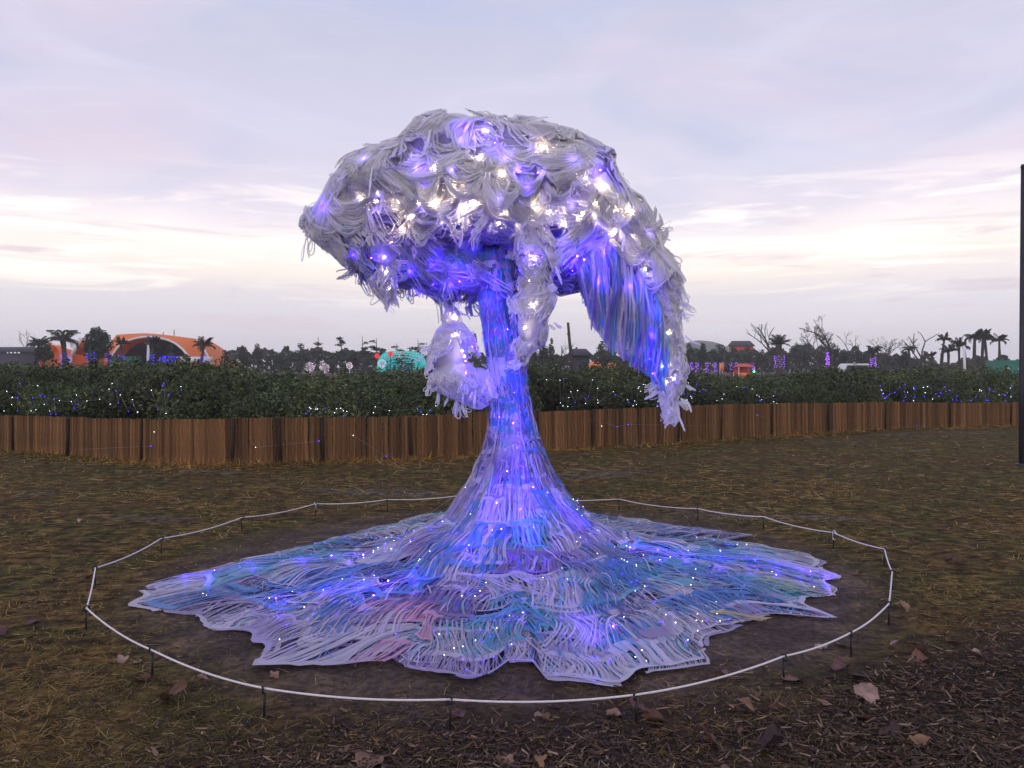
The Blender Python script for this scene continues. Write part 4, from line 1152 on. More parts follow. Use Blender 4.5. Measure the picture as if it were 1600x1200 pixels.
def build_leaves():
    cols = {'tan': (.22, .125, .088), 'rust': (.125, .062, .038), 'dark': (.040, .022, .020), 'plum': (.105, .050, .052), 'pale': (.32, .21, .165), 'ochre': (.19, .11, .055)}
    word = {'tan': 'tan', 'rust': 'rusty brown', 'dark': 'nearly black', 'plum': 'plum brown', 'pale': 'pale pinkish', 'ochre': 'ochre'}
    LV = [(262, 1086, .17, 'rust', 'beside the front left peg, largest on the left'), (232, 1058, .13, 'rust', 'curled at the foot of the front left peg'), (300, 1062, .06, 'tan', 'right of the curled leaf by the front left peg'),
          (1134, 1060, .12, 'tan', 'inside the rope at the right front'), (1345, 1075, .17, 'pale', 'largest at the right front'), (1352, 1048, .16, 'dark', 'above the largest pale leaf'), (1286, 1010, .11, 'pale', 'curled beside the right front peg'),
          (1316, 1003, .09, 'ochre', 'touching the right front peg'), (1390, 1003, .10, 'pale', 'right of the right front peg'), (1432, 1008, .11, 'tan', 'lying flat near the right front peg'), (1452, 1024, .17, 'rust', 'broad, right of the right front pegs'), (1318, 1040, .13, 'plum', 'left of the black leaf'),
          (1398, 1043, .11, 'rust', 'right of the black leaf'), (1250, 1058, .15, 'rust', 'long one under the round eyed peg'), (1165, 1052, .08, 'plum', 'inside the rope right of the tan leaf'), (1152, 1100, .12, 'ochre', 'in the mulch below the rope'), (1282, 1098, .09, 'tan', 'in the mulch at the right front'),
          (985, 1108, .13, 'plum', 'in the heap by the front right peg'), (948, 1106, .10, 'tan', 'left edge of the heap'), (972, 1108, .09, 'pale', 'standing in the heap'), (1008, 1116, .13, 'rust', 'right in the heap'), (950, 1120, .08, 'tan', 'below the heap'), (962, 1068, .11, 'plum', 'at the edge of the skirt'),
          (706, 1106, .12, 'plum', 'against the nearest peg'), (724, 1098, .08, 'plum', 'right of the nearest peg'), (590, 1192, .16, 'tan', 'at the bottom edge, long and curled'), (547, 1162, .07, 'ochre', 'near the bottom left of middle'), (566, 1170, .06, 'rust', 'near the bottom, small'), (797, 1187, .10, 'tan', 'at the bottom edge in the middle'),
          (845, 1183, .06, 'ochre', 'at the bottom right of middle, small'), (1345, 1120, .10, 'rust', 'in the mulch below the largest pale leaf'), (1395, 1140, .12, 'dark', 'in the mulch at the lower right'), (1440, 1158, .10, 'ochre', 'at the lower right corner area'), (1230, 1165, .17, 'dark', 'large, at the bottom right'),
          (1120, 1152, .11, 'rust', 'at the bottom, right of middle'), (1535, 1022, .10, 'pale', 'far right in the mulch'), (1492, 998, .09, 'plum', 'far right behind'), (1528, 998, .08, 'plum', 'rightmost of the pair'), (1418, 952, .09, 'tan', 'right of the lower right corner peg'), (1500, 885, .12, 'plum', 'long, out on the field at right'),
          (1478, 876, .11, 'plum', 'out on the field at right'), (40, 968, .12, 'plum', 'out on the grass at far left'), (8, 985, .13, 'plum', 'at the left frame edge'), (133, 897, .09, 'rust', 'beside the leftmost pegs'), (215, 1030, .06, 'pale', 'small, left of the front left peg'), (192, 1030, .08, 'pale', 'in the grass left of the front left peg'),
          (310, 1058, .07, 'tan', 'inside the rope at the left front'), (32, 805, .10, 'rust', 'on the far left field'), (125, 810, .07, 'pale', 'on the left field'), (100, 940, .07, 'pale', 'left of the leftmost peg'), (1345, 895, .09, 'rust', 'inside the rope at the far right'), (432, 1053, .07, 'tan', 'inside the rope left of the skirt corner')]
    for i, (px, py, s, c, lab) in enumerate(LV):
        d = (CAMH - .02) * FPX / (py - HOR); x = (px - 800) / FPX * d
        V, Q, T = leaf_mesh(100 + i)
        V = V * s * .85
        cc = np.array(cols[c]) * U(.85, 1.15) * (1 + .25 * vn(V * 40))[:, None]
        o = MB().add(V, Q, T, cc).build('dead_leaf', M['leaf'], None, (x, d, float(gz(x, d)) + .004))
        o.rotation_euler = (U(-.3, .3), U(-.3, .3), U(0, 6.28))
        tag(o, word[c] + ' dead leaf ' + lab, 'leaf', 'fallen leaves')
    # crumbs of leaves drifted among the chips and the grass
    ms = [leaf_mesh(300 + i) for i in range(6)]; mm = []
    for i, (V, Q, T) in enumerate(ms):
        for cn in ('tan', 'rust', 'plum', 'pale', 'ochre'): mm.append(MB().add(V * np.array((1, U(.55, 1), 1.2)), Q, T, np.array(cols[cn]) * .8).data('leaf_crumb'))
    n = 0
    while n < 120:
        y = 1 / (1 / 7 + (1 / 2.3 - 1 / 7) * rng.random()); x = U(-.72, .74) * y
        if rng.random() > .22 + .75 * float(mulch_mask(x, y)) or float(skirt_dist(x, y)) < 2.45: continue
        o = link('leaf_crumb', mm[rng.integers(len(mm))], M['leaf'], None, (x, y, float(gz(x, y)) + .004)); s = U(.022, .06); o.scale = (s, s, s); o.rotation_euler = (U(-.6, .6), U(-.6, .6), U(0, 6.28))
        tag(o, 'small brown leaf crumb lying among wood chips and grass', 'leaf', 'small leaf crumbs'); n += 1
build_leaves()

# ------------------------------------------------------------------ thicket behind the fence
def leafcards(P, Nn, size, asp=.5, cup=.0):
    """one small pointed leaf per point"""
    n = len(P)
    a = norm(np.cross(Nn, norm(rng.standard_normal((n, 3))))); b = np.cross(Nn, a)
    s = np.asarray(size).reshape(-1, 1) * U(.6, 1.3, (n, 1))
    V = np.stack((P - a * s, P - b * s * asp, P + a * s, P + b * s * asp), 1)
    Q = np.arange(4 * n).reshape(-1, 4)
    return V.reshape(-1, 3), Q

def foliage(blobs, n, size, dark, light, asp=.5, shell=.55):
    """leaves spread through a union of ellipsoids, denser outside"""
    bl = np.array(blobs, float); w = bl[:, 3] * bl[:, 5]; w /= w.sum()
    i = rng.choice(len(bl), n, p=w); d = norm(rng.standard_normal((n, 3))); r = shell + (1.06 - shell) * rng.random(n) ** .6
    P = bl[i, :3] + d * bl[i, 3:] * r[:, None]
    Nn = norm(d + .9 * rng.standard_normal((n, 3)) + np.array((0, 0, .4)))
    V, Q = leafcards(P, Nn, size, asp)
    k = rng.random((n, 1)) ** 1.6
    c = np.array(dark) * (1 - k) + np.array(light) * k
    c = np.where(rng.random((n, 1)) < .06, np.array(light) * 1.35, c)
    return V, Q, np.repeat(c, 4, 0)

def build_shrubs():
    protos = []
    for v in range(6):
        w, h = 1.5, 1.45
        bl = []
        for k in range(15):
            x, y = np.clip(rng.normal(0, .55), -.9, .9), np.clip(rng.normal(0, .42), -.8, .8); top = 1.25 - .28 * (x * x + y * y) + U(-.22, .16)
            r = U(.26, .46); bl.append((x, y, max(top - r * .75, .3), r * 1.15, r * 1.1, r * .85))
        for k in range(7): bl.append((float(np.clip(rng.normal(0, .75), -.95, .95)), float(np.clip(rng.normal(0, .5), -.9, .9)), U(.25, .6), U(.3, .5), U(.3, .5), U(.25, .4)))
        for k in range(9): bl.append((rng.normal(0, .6), rng.normal(0, .45), U(1.05, 1.42), .09, .09, U(.12, .2)))
        V, Q, c = foliage(bl, 9500, .040, (.022, .034, .013), (.100, .130, .046) if v % 3 else (.130, .145, .050), .48, .6)
        root = thing('mangrove_shrub', 'dense dark green mangrove shrub in the thicket behind the fence', 'shrub', (0, -200, 0), 'mangrove shrubs behind the fence')
        MB().add(V, Q, col=c).build('foliage', M['shrub'], root, (0, 0, 0))
        st = MB()
        for k in range(6):
            a = U(0, 6.3); st.tube([(0.05 * math.cos(a), .05 * math.sin(a), 0), (.25 * math.cos(a), .25 * math.sin(a), .5), (.5 * math.cos(a + .3), .5 * math.sin(a + .3), 1.0)], [.03, .022, .008], 5)
        st.build('stem', M['bark'], root, (0, 0, 0))
        protos.append(root)
    used = [False] * len(protos)
    # top line of the thicket in the photograph: (column, row)
    TX = [-100, 0, 80, 180, 330, 420, 520, 600, 700, 850, 950, 1010, 1060, 1130, 1200, 1300, 1400, 1480, 1560, 1700]
    TY = [575, 574, 578, 572, 576, 590, 592, 588, 582, 574, 577, 582, 588, 590, 590, 582, 588, 580, 590, 590]
    rows = [(2.3, 0.92, 22, 'front'), (3.6, .97, 30, 'front'), (5.4, 1.0, 40, 'mid'), (9.0, 1.0, 60, 'mid'), (16.0, 1.0, 85, 'back'), (28, 1.0, 130, 'back')]
    n = 0
    for off, hf, stepx, row in rows:
        px = -190.0
        while px < 1760:
            d = fence_depth(px) + off + U(-.35, .35) * (1 + off * .12)
            top = np.interp(px, TX, TY) + (8 if row == 'front' and hf < .95 else 0) + (-4 if row == 'back' else 0) + U(-15, 11) * min(1, 2.6 / off ** .5)
            h = max(CAMH - (top - HOR) / FPX * d, .8) * hf
            k = int(rng.integers(len(protos)))
            w = U(.95, 1.35) * (1 + off * .035) * (.66 if off < 2.5 else 1); z = h / 1.42
            loc = (float((px - 800) / FPX * d), float(d), -.03)
            if used[k]: o = dup(protos[k], loc, U(0, 6.28), (w, w * .9, z))
            else: o = protos[k]; o.location = loc; o.scale = (w, w * .9, z); used[k] = True
            o['label'] = {'front': 'dark green mangrove shrub in the row right behind the fence', 'mid': 'dark green mangrove shrub in the middle of the thicket', 'back': 'dull green mangrove shrub at the far side of the thicket'}[row]
            n += 1
            px += 1.15 * w * FPX / d * U(.8, 1.1)
    for k, p in enumerate(protos):
        if not used[k]:
            for c in list(p.children): bpy.data.objects.remove(c)
            bpy.data.objects.remove(p)
    print('shrubs', n)
build_shrubs()

def build_bush_lights():
    def cl(x0, x1, y0, y1, n, wf, lab, off=.35, r=.0050):
        px = U(x0, x1, n); py = y0 + (y1 - y0) * rng.random(n) ** .8
        P = np.array([at(a, b, fence_depth(a) + off + U(0, .25)) for a, b in zip(px, py)])
        P = P[np.argsort(px)]
        w = rng.random(n) < wf
        string('light_string', lab, [('led_white', P[w], r), ('led_blue', P[~w], r * 1.15)], P, .0015, wcol=(.03, .04, .03))
    cl(5, 285, 598, 648, 46, .5, 'white and blue fairy lights in the thicket at the far left')
    cl(465, 545, 634, 650, 14, .7, 'few white fairy lights above the fence left of the trunk')
    cl(575, 690, 632, 648, 9, .8, 'sparse fairy lights just left of the trunk')
    cl(838, 1040, 590, 636, 32, .7, 'white fairy lights in the thicket right of the trunk')
    cl(1060, 1215, 598, 632, 26, .5, 'fairy lights in the thicket right of the hanging arm')
    cl(1375, 1590, 600, 628, 56, .22, 'blue fairy lights in the thicket at the far right', .4, .0066)
    cl(20, 700, 655, 715, 22, .65, 'few fairy lights caught on the left part of the fence', -.09, .0055)
    cl(850, 1560, 640, 680, 14, .5, 'few fairy lights caught on the right part of the fence', -.09, .0055)
build_bush_lights()

# ------------------------------------------------------------------ far side of the park
def fz(px, py, d): return at(px, py, d)
FG = ((.020, .030, .020), (.048, .062, .038))
def broad_tree(px, top, d, wpx, label, base_gap=.35, n=1500, nb=9, group='trees across the park', cols=FG, trunk=.16):
    c = at(px, top, d); h = c[2]; w = wpx * d / FPX / 2
    o = thing('broadleaf_tree', label, 'tree', (c[0], d, 0), group)
    bl = []
    for k in range(nb):
        a = U(0, 6.28); r = w * U(.1, .68); z = h * (base_gap + (1 - base_gap) * U(.18, .78) * (1 - .3 * (r / w) ** 2))
        bl.append((r * math.cos(a), r * math.sin(a), z, w * U(.26, .46), w * U(.26, .46), h * U(.09, .17)))
    bl.append((0, 0, h * .9, w * .3, w * .3, h * .1))
    V, Q, cc = foliage(bl, n, .018 * h + .05, *cols, .6, .35)
    MB().add(V, Q, col=cc).build('crown', M['farleaf'], o, (0, 0, 0))
    t = MB(); t.tube([(0, 0, -.1), (U(-.1, .1), 0, h * .3), (U(-.2, .2), 0, h * .55)], [trunk * h / 6, trunk * h / 8, trunk * h / 14], 7)
    for b in bl[:5]: t.tube([(0, 0, h * .28), (b[0] * .5, b[1] * .5, b[2] * .75), (b[0], b[1], b[2])], [.07 * h / 6, .05 * h / 6, .02], 5)
    t.build('trunk', M['bark'], o, (0, 0, 0))
    return o

def palm(px, top, d, label, wpx=40, nf=18, led=None, group='palms across the park', stem_r=.16, droop=1.0, crownz=.80):
    c = at(px, top, d); h = c[2]; R = wpx * d / FPX / 2
    o = thing('palm_tree', label, 'palm', (c[0], d, 0), group)
    zc = h * crownz
    t = MB(); zs = np.linspace(-.1, zc, 9); lean = U(-.4, .4)
    t.tube(np.stack((lean * (zs / zc) ** 2, 0 * zs, zs), -1), stem_r * (1 + .2 * np.sin(zs * 9)) * np.interp(zs, [0, zc], [1.1, .8]), 8)
    t.build('trunk', M['bark'], o, (0, 0, 0))
    m = 9; s = np.linspace(0, 1, m)
    for k in range(nf):
        f = MB()
        az = k * 2.4 + U(-.2, .2); e0 = U(.15, 1.45); L = R * U(1.0, 1.25)
        e = e0 - droop * 1.5 * s ** 1.5 * (1.3 - e0 * .5)
        x = np.concatenate(([0], np.cumsum(np.cos(e[1:]) * L / (m - 1)))); z = np.concatenate(([0], np.cumsum(np.sin(e[1:]) * L / (m - 1))))
        z = np.minimum(z, h - zc)
        C = np.stack((lean + x * math.cos(az), x * math.sin(az), zc + z), -1)
        f.tube(C, np.linspace(.035, .01, m), 4, (.05, .055, .03))
        # leaflets
        q = np.repeat(np.linspace(.12, 1, 15), 2); sg = np.tile((-1, 1), 15)
        P = np.stack([np.interp(q, s, C[:, i]) for i in range(3)], -1)
        sd = np.array((-math.sin(az), math.cos(az), 0)); fw = np.array((math.cos(az), math.sin(az), 0))
        ll = L * .26 * np.sin(np.pi * np.clip(q * .85 + .12, 0, 1)) + .05
        D = sg[:, None] * sd * .8 + fw * .6 + np.array((0, 0, -.35 * droop)); D = norm(D)
        C2 = np.stack((P, P + D * (ll * .5)[:, None], P + D * ll[:, None] - np.array((0, 0, .05))), 1)
        hw = .055 * np.array((1, .8, .1))
        W = np.cross(D, (0, 0, 1.0)); W = norm(W)[:, None] * hw[None, :, None] + np.array((0, 0, .02))
        kk = U(.7, 1.2, (30, 1))
        f.ribbons(C2, W, np.array((.040, .050, .030)) * kk)
        f.build('frond', M['farleaf'], o, (0, 0, 0))
    if led:
        z0, z1, n, mat = led
        z = np.linspace(max(at(0, z0, d)[2], .2), at(0, z1, d)[2], n); a = np.arange(n) * 1.1 + U(0, .8, n)
        P = np.stack((c[0] + (stem_r * 1.25 + .08) * np.cos(a) + lean * (z / zc) ** 2, d + (stem_r * 1.25 + .08) * np.sin(a), z), -1)
        string('light_string', ('violet' if mat == 'led_far_violet' else 'blue') + ' lights wound on ' + label.split(',')[0], [(mat, P, .048)], P, .01, group=None)
    return o

def bare_tree(px, top, d, label, spread=.5, depth=5, group='bare trees across the park', r0=.17, stub=False, seed=0, trunkf=.42):
    c = at(px, top, d); h = c[2]
    r = np.random.default_rng(seed + 5)
    o = thing('bare_tree', label, 'tree', (c[0], d, 0), group)
    t = MB(); tw = MB()
    def br(p, dr, L, rad, k):
        n = 4; pts = [p]
        for i in range(n):
            dr = norm(dr + r.normal(0, .14, 3)); pts.append(pts[-1] + dr * L / n)
        pts = np.array(pts)
        (t if k >= depth - 1 else tw).tube(pts, np.linspace(rad, rad * .62, n + 1), 5 if k > 2 else 3)
        if k == 0: return
        for j in range(r.integers(2, 4)):
            a = r.uniform(0, 6.28); nd = norm(dr + spread * np.array((math.cos(a) * 1.2, math.sin(a) * .8, r.uniform(-.1, .6))))
            br(pts[-1 if j < 2 else -2], nd, L * r.uniform(.55, .8), max(rad * .6, .018), k - 1)
    br(np.array((0, 0, -.1)), np.array((r.normal(0, .06), 0, 1.0)), h * trunkf, r0, 2 if stub else depth)
    V = np.concatenate(t.V + tw.V); zmax = V[:, 2].max()
    for q in t.V + tw.V: q[:, 2] *= h / zmax
    t.build('trunk', M['bark'], o, (0, 0, 0))
    if tw.n: tw.build('twigs', M['bark'], o, (0, 0, 0))['kind'] = 'stuff'
    return o

M['led_far_blue'] = emit('far_blue_led', (.045, .030, 1.0), 2.6)
M['led_far_violet'] = emit('far_violet_led', (.35, .10, 1.0), 3)
M['membrane'] = pmat('orange_tent_membrane', (.93, .235, .045), .6, .06, .25, transl=.25)
M['cyanled'] = emit('cyan_net_led', (.05, .75, .80), .7)
M['pinkled'] = emit('pale_pink_led', (.95, .72, .95), 1.0)
M['redlamp'] = emit('red_lamp', (.95, .05, .08), .9)
M['window'] = emit('lit_window', (.75, .72, .85), .9)
M['green_lamp'] = emit('green_lamp', (.05, 1.0, .12), 4)
M['white'] = pmat('white_paint', (.74, .74, .76), .6, .08, 1)
M['orange'] = pmat('orange_paint', (.80, .22, .04), .6, .15, 1)
M['red'] = pmat('red_paint', (.55, .07, .05), .6, .15, 1)
M['green'] = pmat('green_sheet', (.028, .16, .115), .6, .12, .6)
M['roof'] = pmat('slate_roof', (.055, .055, .075), .8, .2, 2)
M['plum'] = pmat('plum_wall', (.10, .045, .060), .8, .15, .5)
M['hill'] = pmat('hill_green', (.05, .07, .06), .9, .2, .02)
M['glass'] = pmat('car_glass', (.02, .025, .03), .08, .05, 1, spec=.6)

def build_band_shell():
    d = 92.0
    o = thing('band_shell', 'large orange tent roofed stage shell with a white rimmed arch, far left', 'stage', (at(240, 560, d)[0], d, 0))
    N = 33
    # arch rim (front) and roof outline (behind), as rows of the photograph, running left to right
    Ax = np.array([168, 175, 186, 200, 215, 232, 248, 262, 275, 286, 295, 299, 303]); Ay = np.array([600, 556, 541, 532.5, 528, 526, 527.5, 531, 537, 546, 557, 572, 600])
    Bx = np.array([150, 161, 172, 182, 200, 225, 240, 262, 285, 305, 316, 326, 337]); By = np.array([600, 560, 535, 523, 521.5, 520.5, 521.5, 523.5, 527, 530, 545, 565, 600])
    s = np.linspace(0, 12, N); k = np.arange(13)
    A = np.array([at(np.interp(v, k, Ax), np.interp(v, k, Ay), d) for v in s]); Bv = np.array([at(np.interp(v, k, Bx), np.interp(v, k, By), d + 4.5) for v in s])
    mid = (A + Bv) / 2; mid[:, 1] -= .6
    MB().grid(np.stack((A, mid, Bv))).build('front_membrane', M['membrane'], o, smooth=True)
    cen = at(240, 560, d + 16); Cb = cen + (Bv - cen) * np.array((.85, 0, .62)); Cb[:, 1] = d + 18
    m2 = (Bv + Cb) / 2; m2[:, 2] += .5
    MB().grid(np.stack((Bv, m2, Cb))).build('rear_membrane', M['membrane'], o, smooth=True)
    I = cen + (A - cen) * np.array((.72, 0, .7)); I[:, 1] = d + 12
    A2 = A + np.array((0, .12, -.02))
    mi = A2 * .75 + I * .25; mi[:, 2] -= .1
    MB().grid(np.stack((A2, mi))).build('arch_soffit', M['membrane'], o, smooth=True)
    MB().grid(np.stack((mi, I))).build('inner_vault', M['plum'], o, smooth=True)
    MB().grid(np.stack((I, I * np.array((1, 1, 0)) + np.array((0, 0, -.5))))).build('back_wall', M['plum'], o)
    MB().tube(A + np.array((0, -.08, 0)), .13, 6).build('arch_rim', M['white'], o, smooth=True)
    e = np.array([at(308, 531, d + 4.3), at(320, 548, d + 4.2), at(329, 566, d + 4.1), at(334, 580, d + 4)])
    MB().tube(e, .16, 5).build('edge_rope', M['white'], o)
    MB().box(at(303, 562, d - .5), (2.0, .6, .35)).build('canopy', M['white'], o)
    for px, tp in ((255, 519), (272, 515)): MB().tube([at(px, 526, d + 6), at(px, tp, d + 6)], .05, 4).build('mast', M['bark'], o)
    # left wing: tall folded panel with striped edge, and a lower striped arch
    o2 = thing('tent_wing', 'orange folded tent wing with white striped edge beside the stage shell', 'tent', (at(120, 560, d)[0], d, 0))
    p = [at(113, 600, d), at(113, 552, d), at(126, 528, d + .3), at(132, 535, d + 1.5), at(140, 548, d + 2.5), at(142, 600, d + 2.5)]
    c = np.array(p).mean(0)
    bk = [q + np.array((1.5, 6, -1.5)) for q in p]
    MB().add(np.array(p + bk), [(1, 2, 8, 7), (2, 3, 9, 8), (3, 4, 10, 9), (4, 5, 11, 10), (0, 1, 7, 6)], [(0, 5, 1), (1, 5, 4), (1, 4, 3), (1, 3, 2)]).build('panel', M['membrane'], o2)
    MB().tube([at(113, 555, d - .2), at(119, 541, d - .1), at(126, 528, d)], .24, 6).build('striped_edge', M['white'], o2)
    o3 = thing('small_tent', 'low orange and white striped tent arch at the far left', 'tent', (at(80, 560, d)[0], d, 0))
    a = np.linspace(0, math.pi, 13); 
    F = np.array([at(79 - 20 * math.cos(t), 600 - 62 * math.sin(t) ** .8, d + 2) for t in a]); R = F + np.array((0, 5, -.6))
    for j in range(12):
        MB().grid(np.stack((F[j:j + 2], R[j:j + 2]))).build('gore', M['membrane'] if j % 3 else M['white'], o3)
    MB().add(np.concatenate((F, [F.mean(0) * np.array((1, 1, 0))])) + np.array((0, 1.5, 0)), None, [(i, i + 1, 13) for i in range(12)]).build('inner_wall', M['membrane'], o3)
    # canopy strut between
    o4 = thing('tent_canopy', 'slanting pink and white striped canopy behind the palms at left', 'canopy', (at(86, 545, d + 6)[0], d + 6, 0))
    for j in range(5):
        a0, a1 = j / 5, (j + 1) / 5
        q0, q1 = at(77 + 20 * a0, 533 + 14 * a0, d + 6), at(77 + 20 * a1, 533 + 14 * a1, d + 6)
        MB().add([q0, q1, q1 + (0, 3, -1.0), q0 + (0, 3, -1.0), q0 - (0, 0, .9), q1 - (0, 0, .9)], [(0, 1, 2, 3), (4, 5, 1, 0)]).build('stripe', M['white'] if j % 2 else M['membrane'], o4)
    MB().tube([at(87, 540, d + 7), at(87, 600, d + 7)], .12, 5).build('pole', M['white'], o4)
    # green hoarding, sail flag
    o = thing('site_hoarding', 'long green sheet hoarding in front of the stage shell', 'hoarding', at(197, 600, 88))
    for j in range(8):
        x0 = at(174 + 5.8 * j, 557, 88); MB().box((x0[0] + .21, 88, x0[2] / 2), (.205, .04, x0[2] / 2)).build('panel', M['green'], o)
    o = thing('feather_flag', 'tall white feather flag before the stage arch', 'flag', at(229, 600, 86))
    q = np.linspace(0, 1, 9); L_ = np.array([at(228 + 1.5 * v, 572 - 36 * v, 86) for v in q]); wv = .30 * np.sin(np.pi * np.clip(q * .92 + .06, 0, 1)) ** .4 + .02
    P = np.stack((L_, L_ + np.stack((wv, 0 * wv + .05, 0 * wv), -1) * 1.0), 1); P2 = P + np.array((0, .03, 0))
    MB().grid(P).grid(P2).build('sail', M['white'], o)
    MB().tube([at(228, 600, 86), at(228, 572, 86), at(229.5, 536, 86)], .035, 5).build('pole', M['pole'], o)
build_band_shell()

def house(px0, px1, eave, ridge, d, label, wall, roof, wins=(), hip=.2):
    a, b = at(px0, eave, d), at(px1, eave, d); zr = at(0, ridge, d)[2]; ze = a[2]; cx = (a[0] + b[0]) / 2; hw = (b[0] - a[0]) / 2; dp = max(hw * .7, 2.0)
    o = thing('far_house', label, 'building', (cx, d, 0))
    MB().box((cx, d + dp, ze / 2 - .2), (hw, dp, ze / 2 + .2)).build('wall', wall, o)
    e = .35; V = [(cx - hw - e, d - e, ze + .01), (cx + hw + e, d - e, ze + .01), (cx + hw + e, d + 2 * dp + e, ze + .01), (cx - hw - e, d + 2 * dp + e, ze + .01), (cx - hw * (1 - hip), d + dp, zr), (cx + hw * (1 - hip), d + dp, zr)]
    MB().add(V, [(0, 1, 5, 4), (2, 3, 4, 5), (3, 2, 1, 0)], [(1, 2, 5), (3, 0, 4)]).build('roof', roof, o)
    for wx, wy, ww, wh in wins:
        c = at(wx, wy, d - .02); f = MB().box(c, (ww * d / FPX, .03, wh * d / FPX)).build('window', M['white'], o)
        MB().box(c - np.array((0, .035, 0)), (ww * d / FPX * .8, .01, wh * d / FPX * .75)).build('pane', M['window'], f)
    return o

ORD = 'first second third fourth fifth sixth seventh eighth ninth tenth eleventh twelfth thirteenth fourteenth fifteenth'.split()
def build_far():
    house(-25, 44, 550, 541.5, 105, 'grey roofed house with a row of lit windows at the far left edge', M['roof'], M['roof'], [(12, 551, 1.0, 1.2), (17.5, 551, 1.8, 1.2), (23.5, 551, 1.8, 1.2), (29.5, 551, 1.8, 1.2)])
    house(896, 920, 556, 544, 62, 'small dark gabled house right of the dead trunk', M['roof'], M['roof'], hip=.05)
    house(1148, 1177, 541, 532, 150, 'flat topped far building with red and dark top above the trees', M['red'], M['roof'], hip=.0)
    # palms on the left
    LB = 'led_far_blue'
    palm(55, 525, 84, 'palm before the grey roofed house', 34)
    palm(103, 516, 82, 'big palm left of the tent wing', 52, 22, (578, 552, 40, LB), stem_r=.32)
    palm(142, 549, 80, 'short palm beside the tent wing', 12, 8, (572, 551, 30, LB), stem_r=.25)
    palm(172, 549, 80, 'short palm under the round tree', 12, 8, (570, 552, 26, LB))
    palm(190, 522, 80, 'upright palm at the left end of the stage arch', 22, 14, (572, 555, 34, LB), droop=.5)
    palm(234, 524, 80, 'palm in the middle of the stage arch', 28, 14, (572, 553, 26, LB), droop=.6)
    palm(313, 526, 80, 'palm at the right end of the stage shell', 34, 16, (575, 556, 30, LB), droop=.8)
    broad_tree(150, 510, 84, 56, 'large round dark tree between tent wing and stage arch', .45, 3200, 14)
    broad_tree(68, 530, 80, 32, 'dark round tree at left beside the palm', .3, 1400)
    broad_tree(266, 539, 78, 34, 'low dark tree inside the stage arch', .2, 1500)
    z = U(558, 572, 60); x = U(246, 276, 60); P = np.array([at(a, b - (a - 246) * .12, 75) for a, b in zip(x, z)])
    string('light_string', 'blue lights spread through the low tree inside the stage arch', [(LB, P, .05)], P[np.argsort(x)], .008)
    bare_tree(27, 517, 110, 'thin bare tree rising left of the left palms', .35, 4, r0=.12, seed=1); bare_tree(37, 515, 112, 'taller thin bare tree beside the thin bare one at left', .35, 4, r0=.12, seed=2)
    # middle left: tiered almond trees and round crowns
    n_l = n_m = 0
    for i, (px, tp, w, kind) in enumerate(sorted(((340, 541, 26, 0), (352, 546, 30, 0), (380, 540, 30, 0), (402, 537, 26, 0), (424, 545, 34, 0), (447, 540, 40, 0), (470, 536, 36, 0), (520, 550, 40, 0), (552, 547, 34, 0), (575, 552, 30, 0), (610, 552, 36, 0), (645, 553, 40, 0), (676, 552, 30, 0), (690, 548, 20, 0),
                                           (742, 520, 14, 0), (850, 530, 22, 0), (862, 528, 14, 0), (940, 533, 34, 0), (955, 528, 26, 0), (975, 545, 40, 0), (1005, 550, 34, 0), (870, 552, 30, 0), (838, 548, 30, 0)))):
        if px < 700: lab = '%s from the left of the round dark trees left of the trunk' % ORD[n_l]; n_l += 1
        else: lab = '%s from the left of the dark trees between trunk and hanging arm' % ORD[n_m]; n_m += 1
        broad_tree(px, tp, U(88, 120), w, lab, .2, 900, 8)
    for i, (px, tp) in enumerate(((497, 526), (533, 527), (566, 525), (588, 528), (620, 537), (653, 530))):
        c = at(px, tp, 98); h = c[2]
        o = thing('tiered_tree', '%s from the left of the slender tiered trees above the far row' % ORD[i], 'tree', (c[0], 98, 0), 'slender tiered trees')
        bl = [(U(-.55, .55), U(-.4, .4), h * f, U(.3, .95) * (1.7 - f) * 1.1, .7, U(.10, .32)) for f in np.sort(U(.45, .97, int(rng.integers(4, 8))))]
        V, Q, cc = foliage(bl, 420, .13, *FG, .6, .1); MB().add(V, Q, col=cc).build('crown', M['farleaf'], o, (0, 0, 0))
        t = MB().tube([(0, 0, 0), (0.05, 0, h * .5), (0, 0, h)], [.11, .08, .03], 5)
        for b in bl: t.tube([(0, 0, b[2] - .25), (b[0] + b[3] * .7, .2, b[2])], [.04, .02], 4); t.tube([(0, 0, b[2] - .25), (b[0] - b[3] * .7, -.2, b[2])], [.04, .02], 4)
        t.build('trunk', M['bark'], o, (0, 0, 0))
    # illuminated cyan dome
    dd = 74; o = thing('lit_dome', 'low domed frame covered in cyan lights', 'light sculpture', (at(630, 560, dd)[0], dd, 0))
    n = 2200; a = U(0, math.pi, n); r = U(-1, 1, n); cx = at(628, 560, dd)
    v = norm(rng.standard_normal((n, 3))); v[:, 2] = np.abs(v[:, 2]); sg = np.sign(v) * np.abs(v) ** .55; P = np.array((cx[0], dd, .1)) + sg * np.array((2.4, 1.5, at(0, 550, dd)[2]))
    b = MB().dots(P, .045).build('bulbs', M['cyanled'], o); b['kind'] = 'stuff'
    for j in range(7):
        t = np.linspace(0, math.pi, 16); rr_ = -1 + j / 3
        MB().tube(np.stack((cx[0] + 2.5 * np.cos(t), dd + 1.55 * rr_ * np.sin(t), .1 + at(0, 551.5, dd)[2] * np.sin(t) ** .45 * math.sqrt(1 - .3 * rr_ * rr_)), -1), .03, 4).build('rib', M['white'], o)
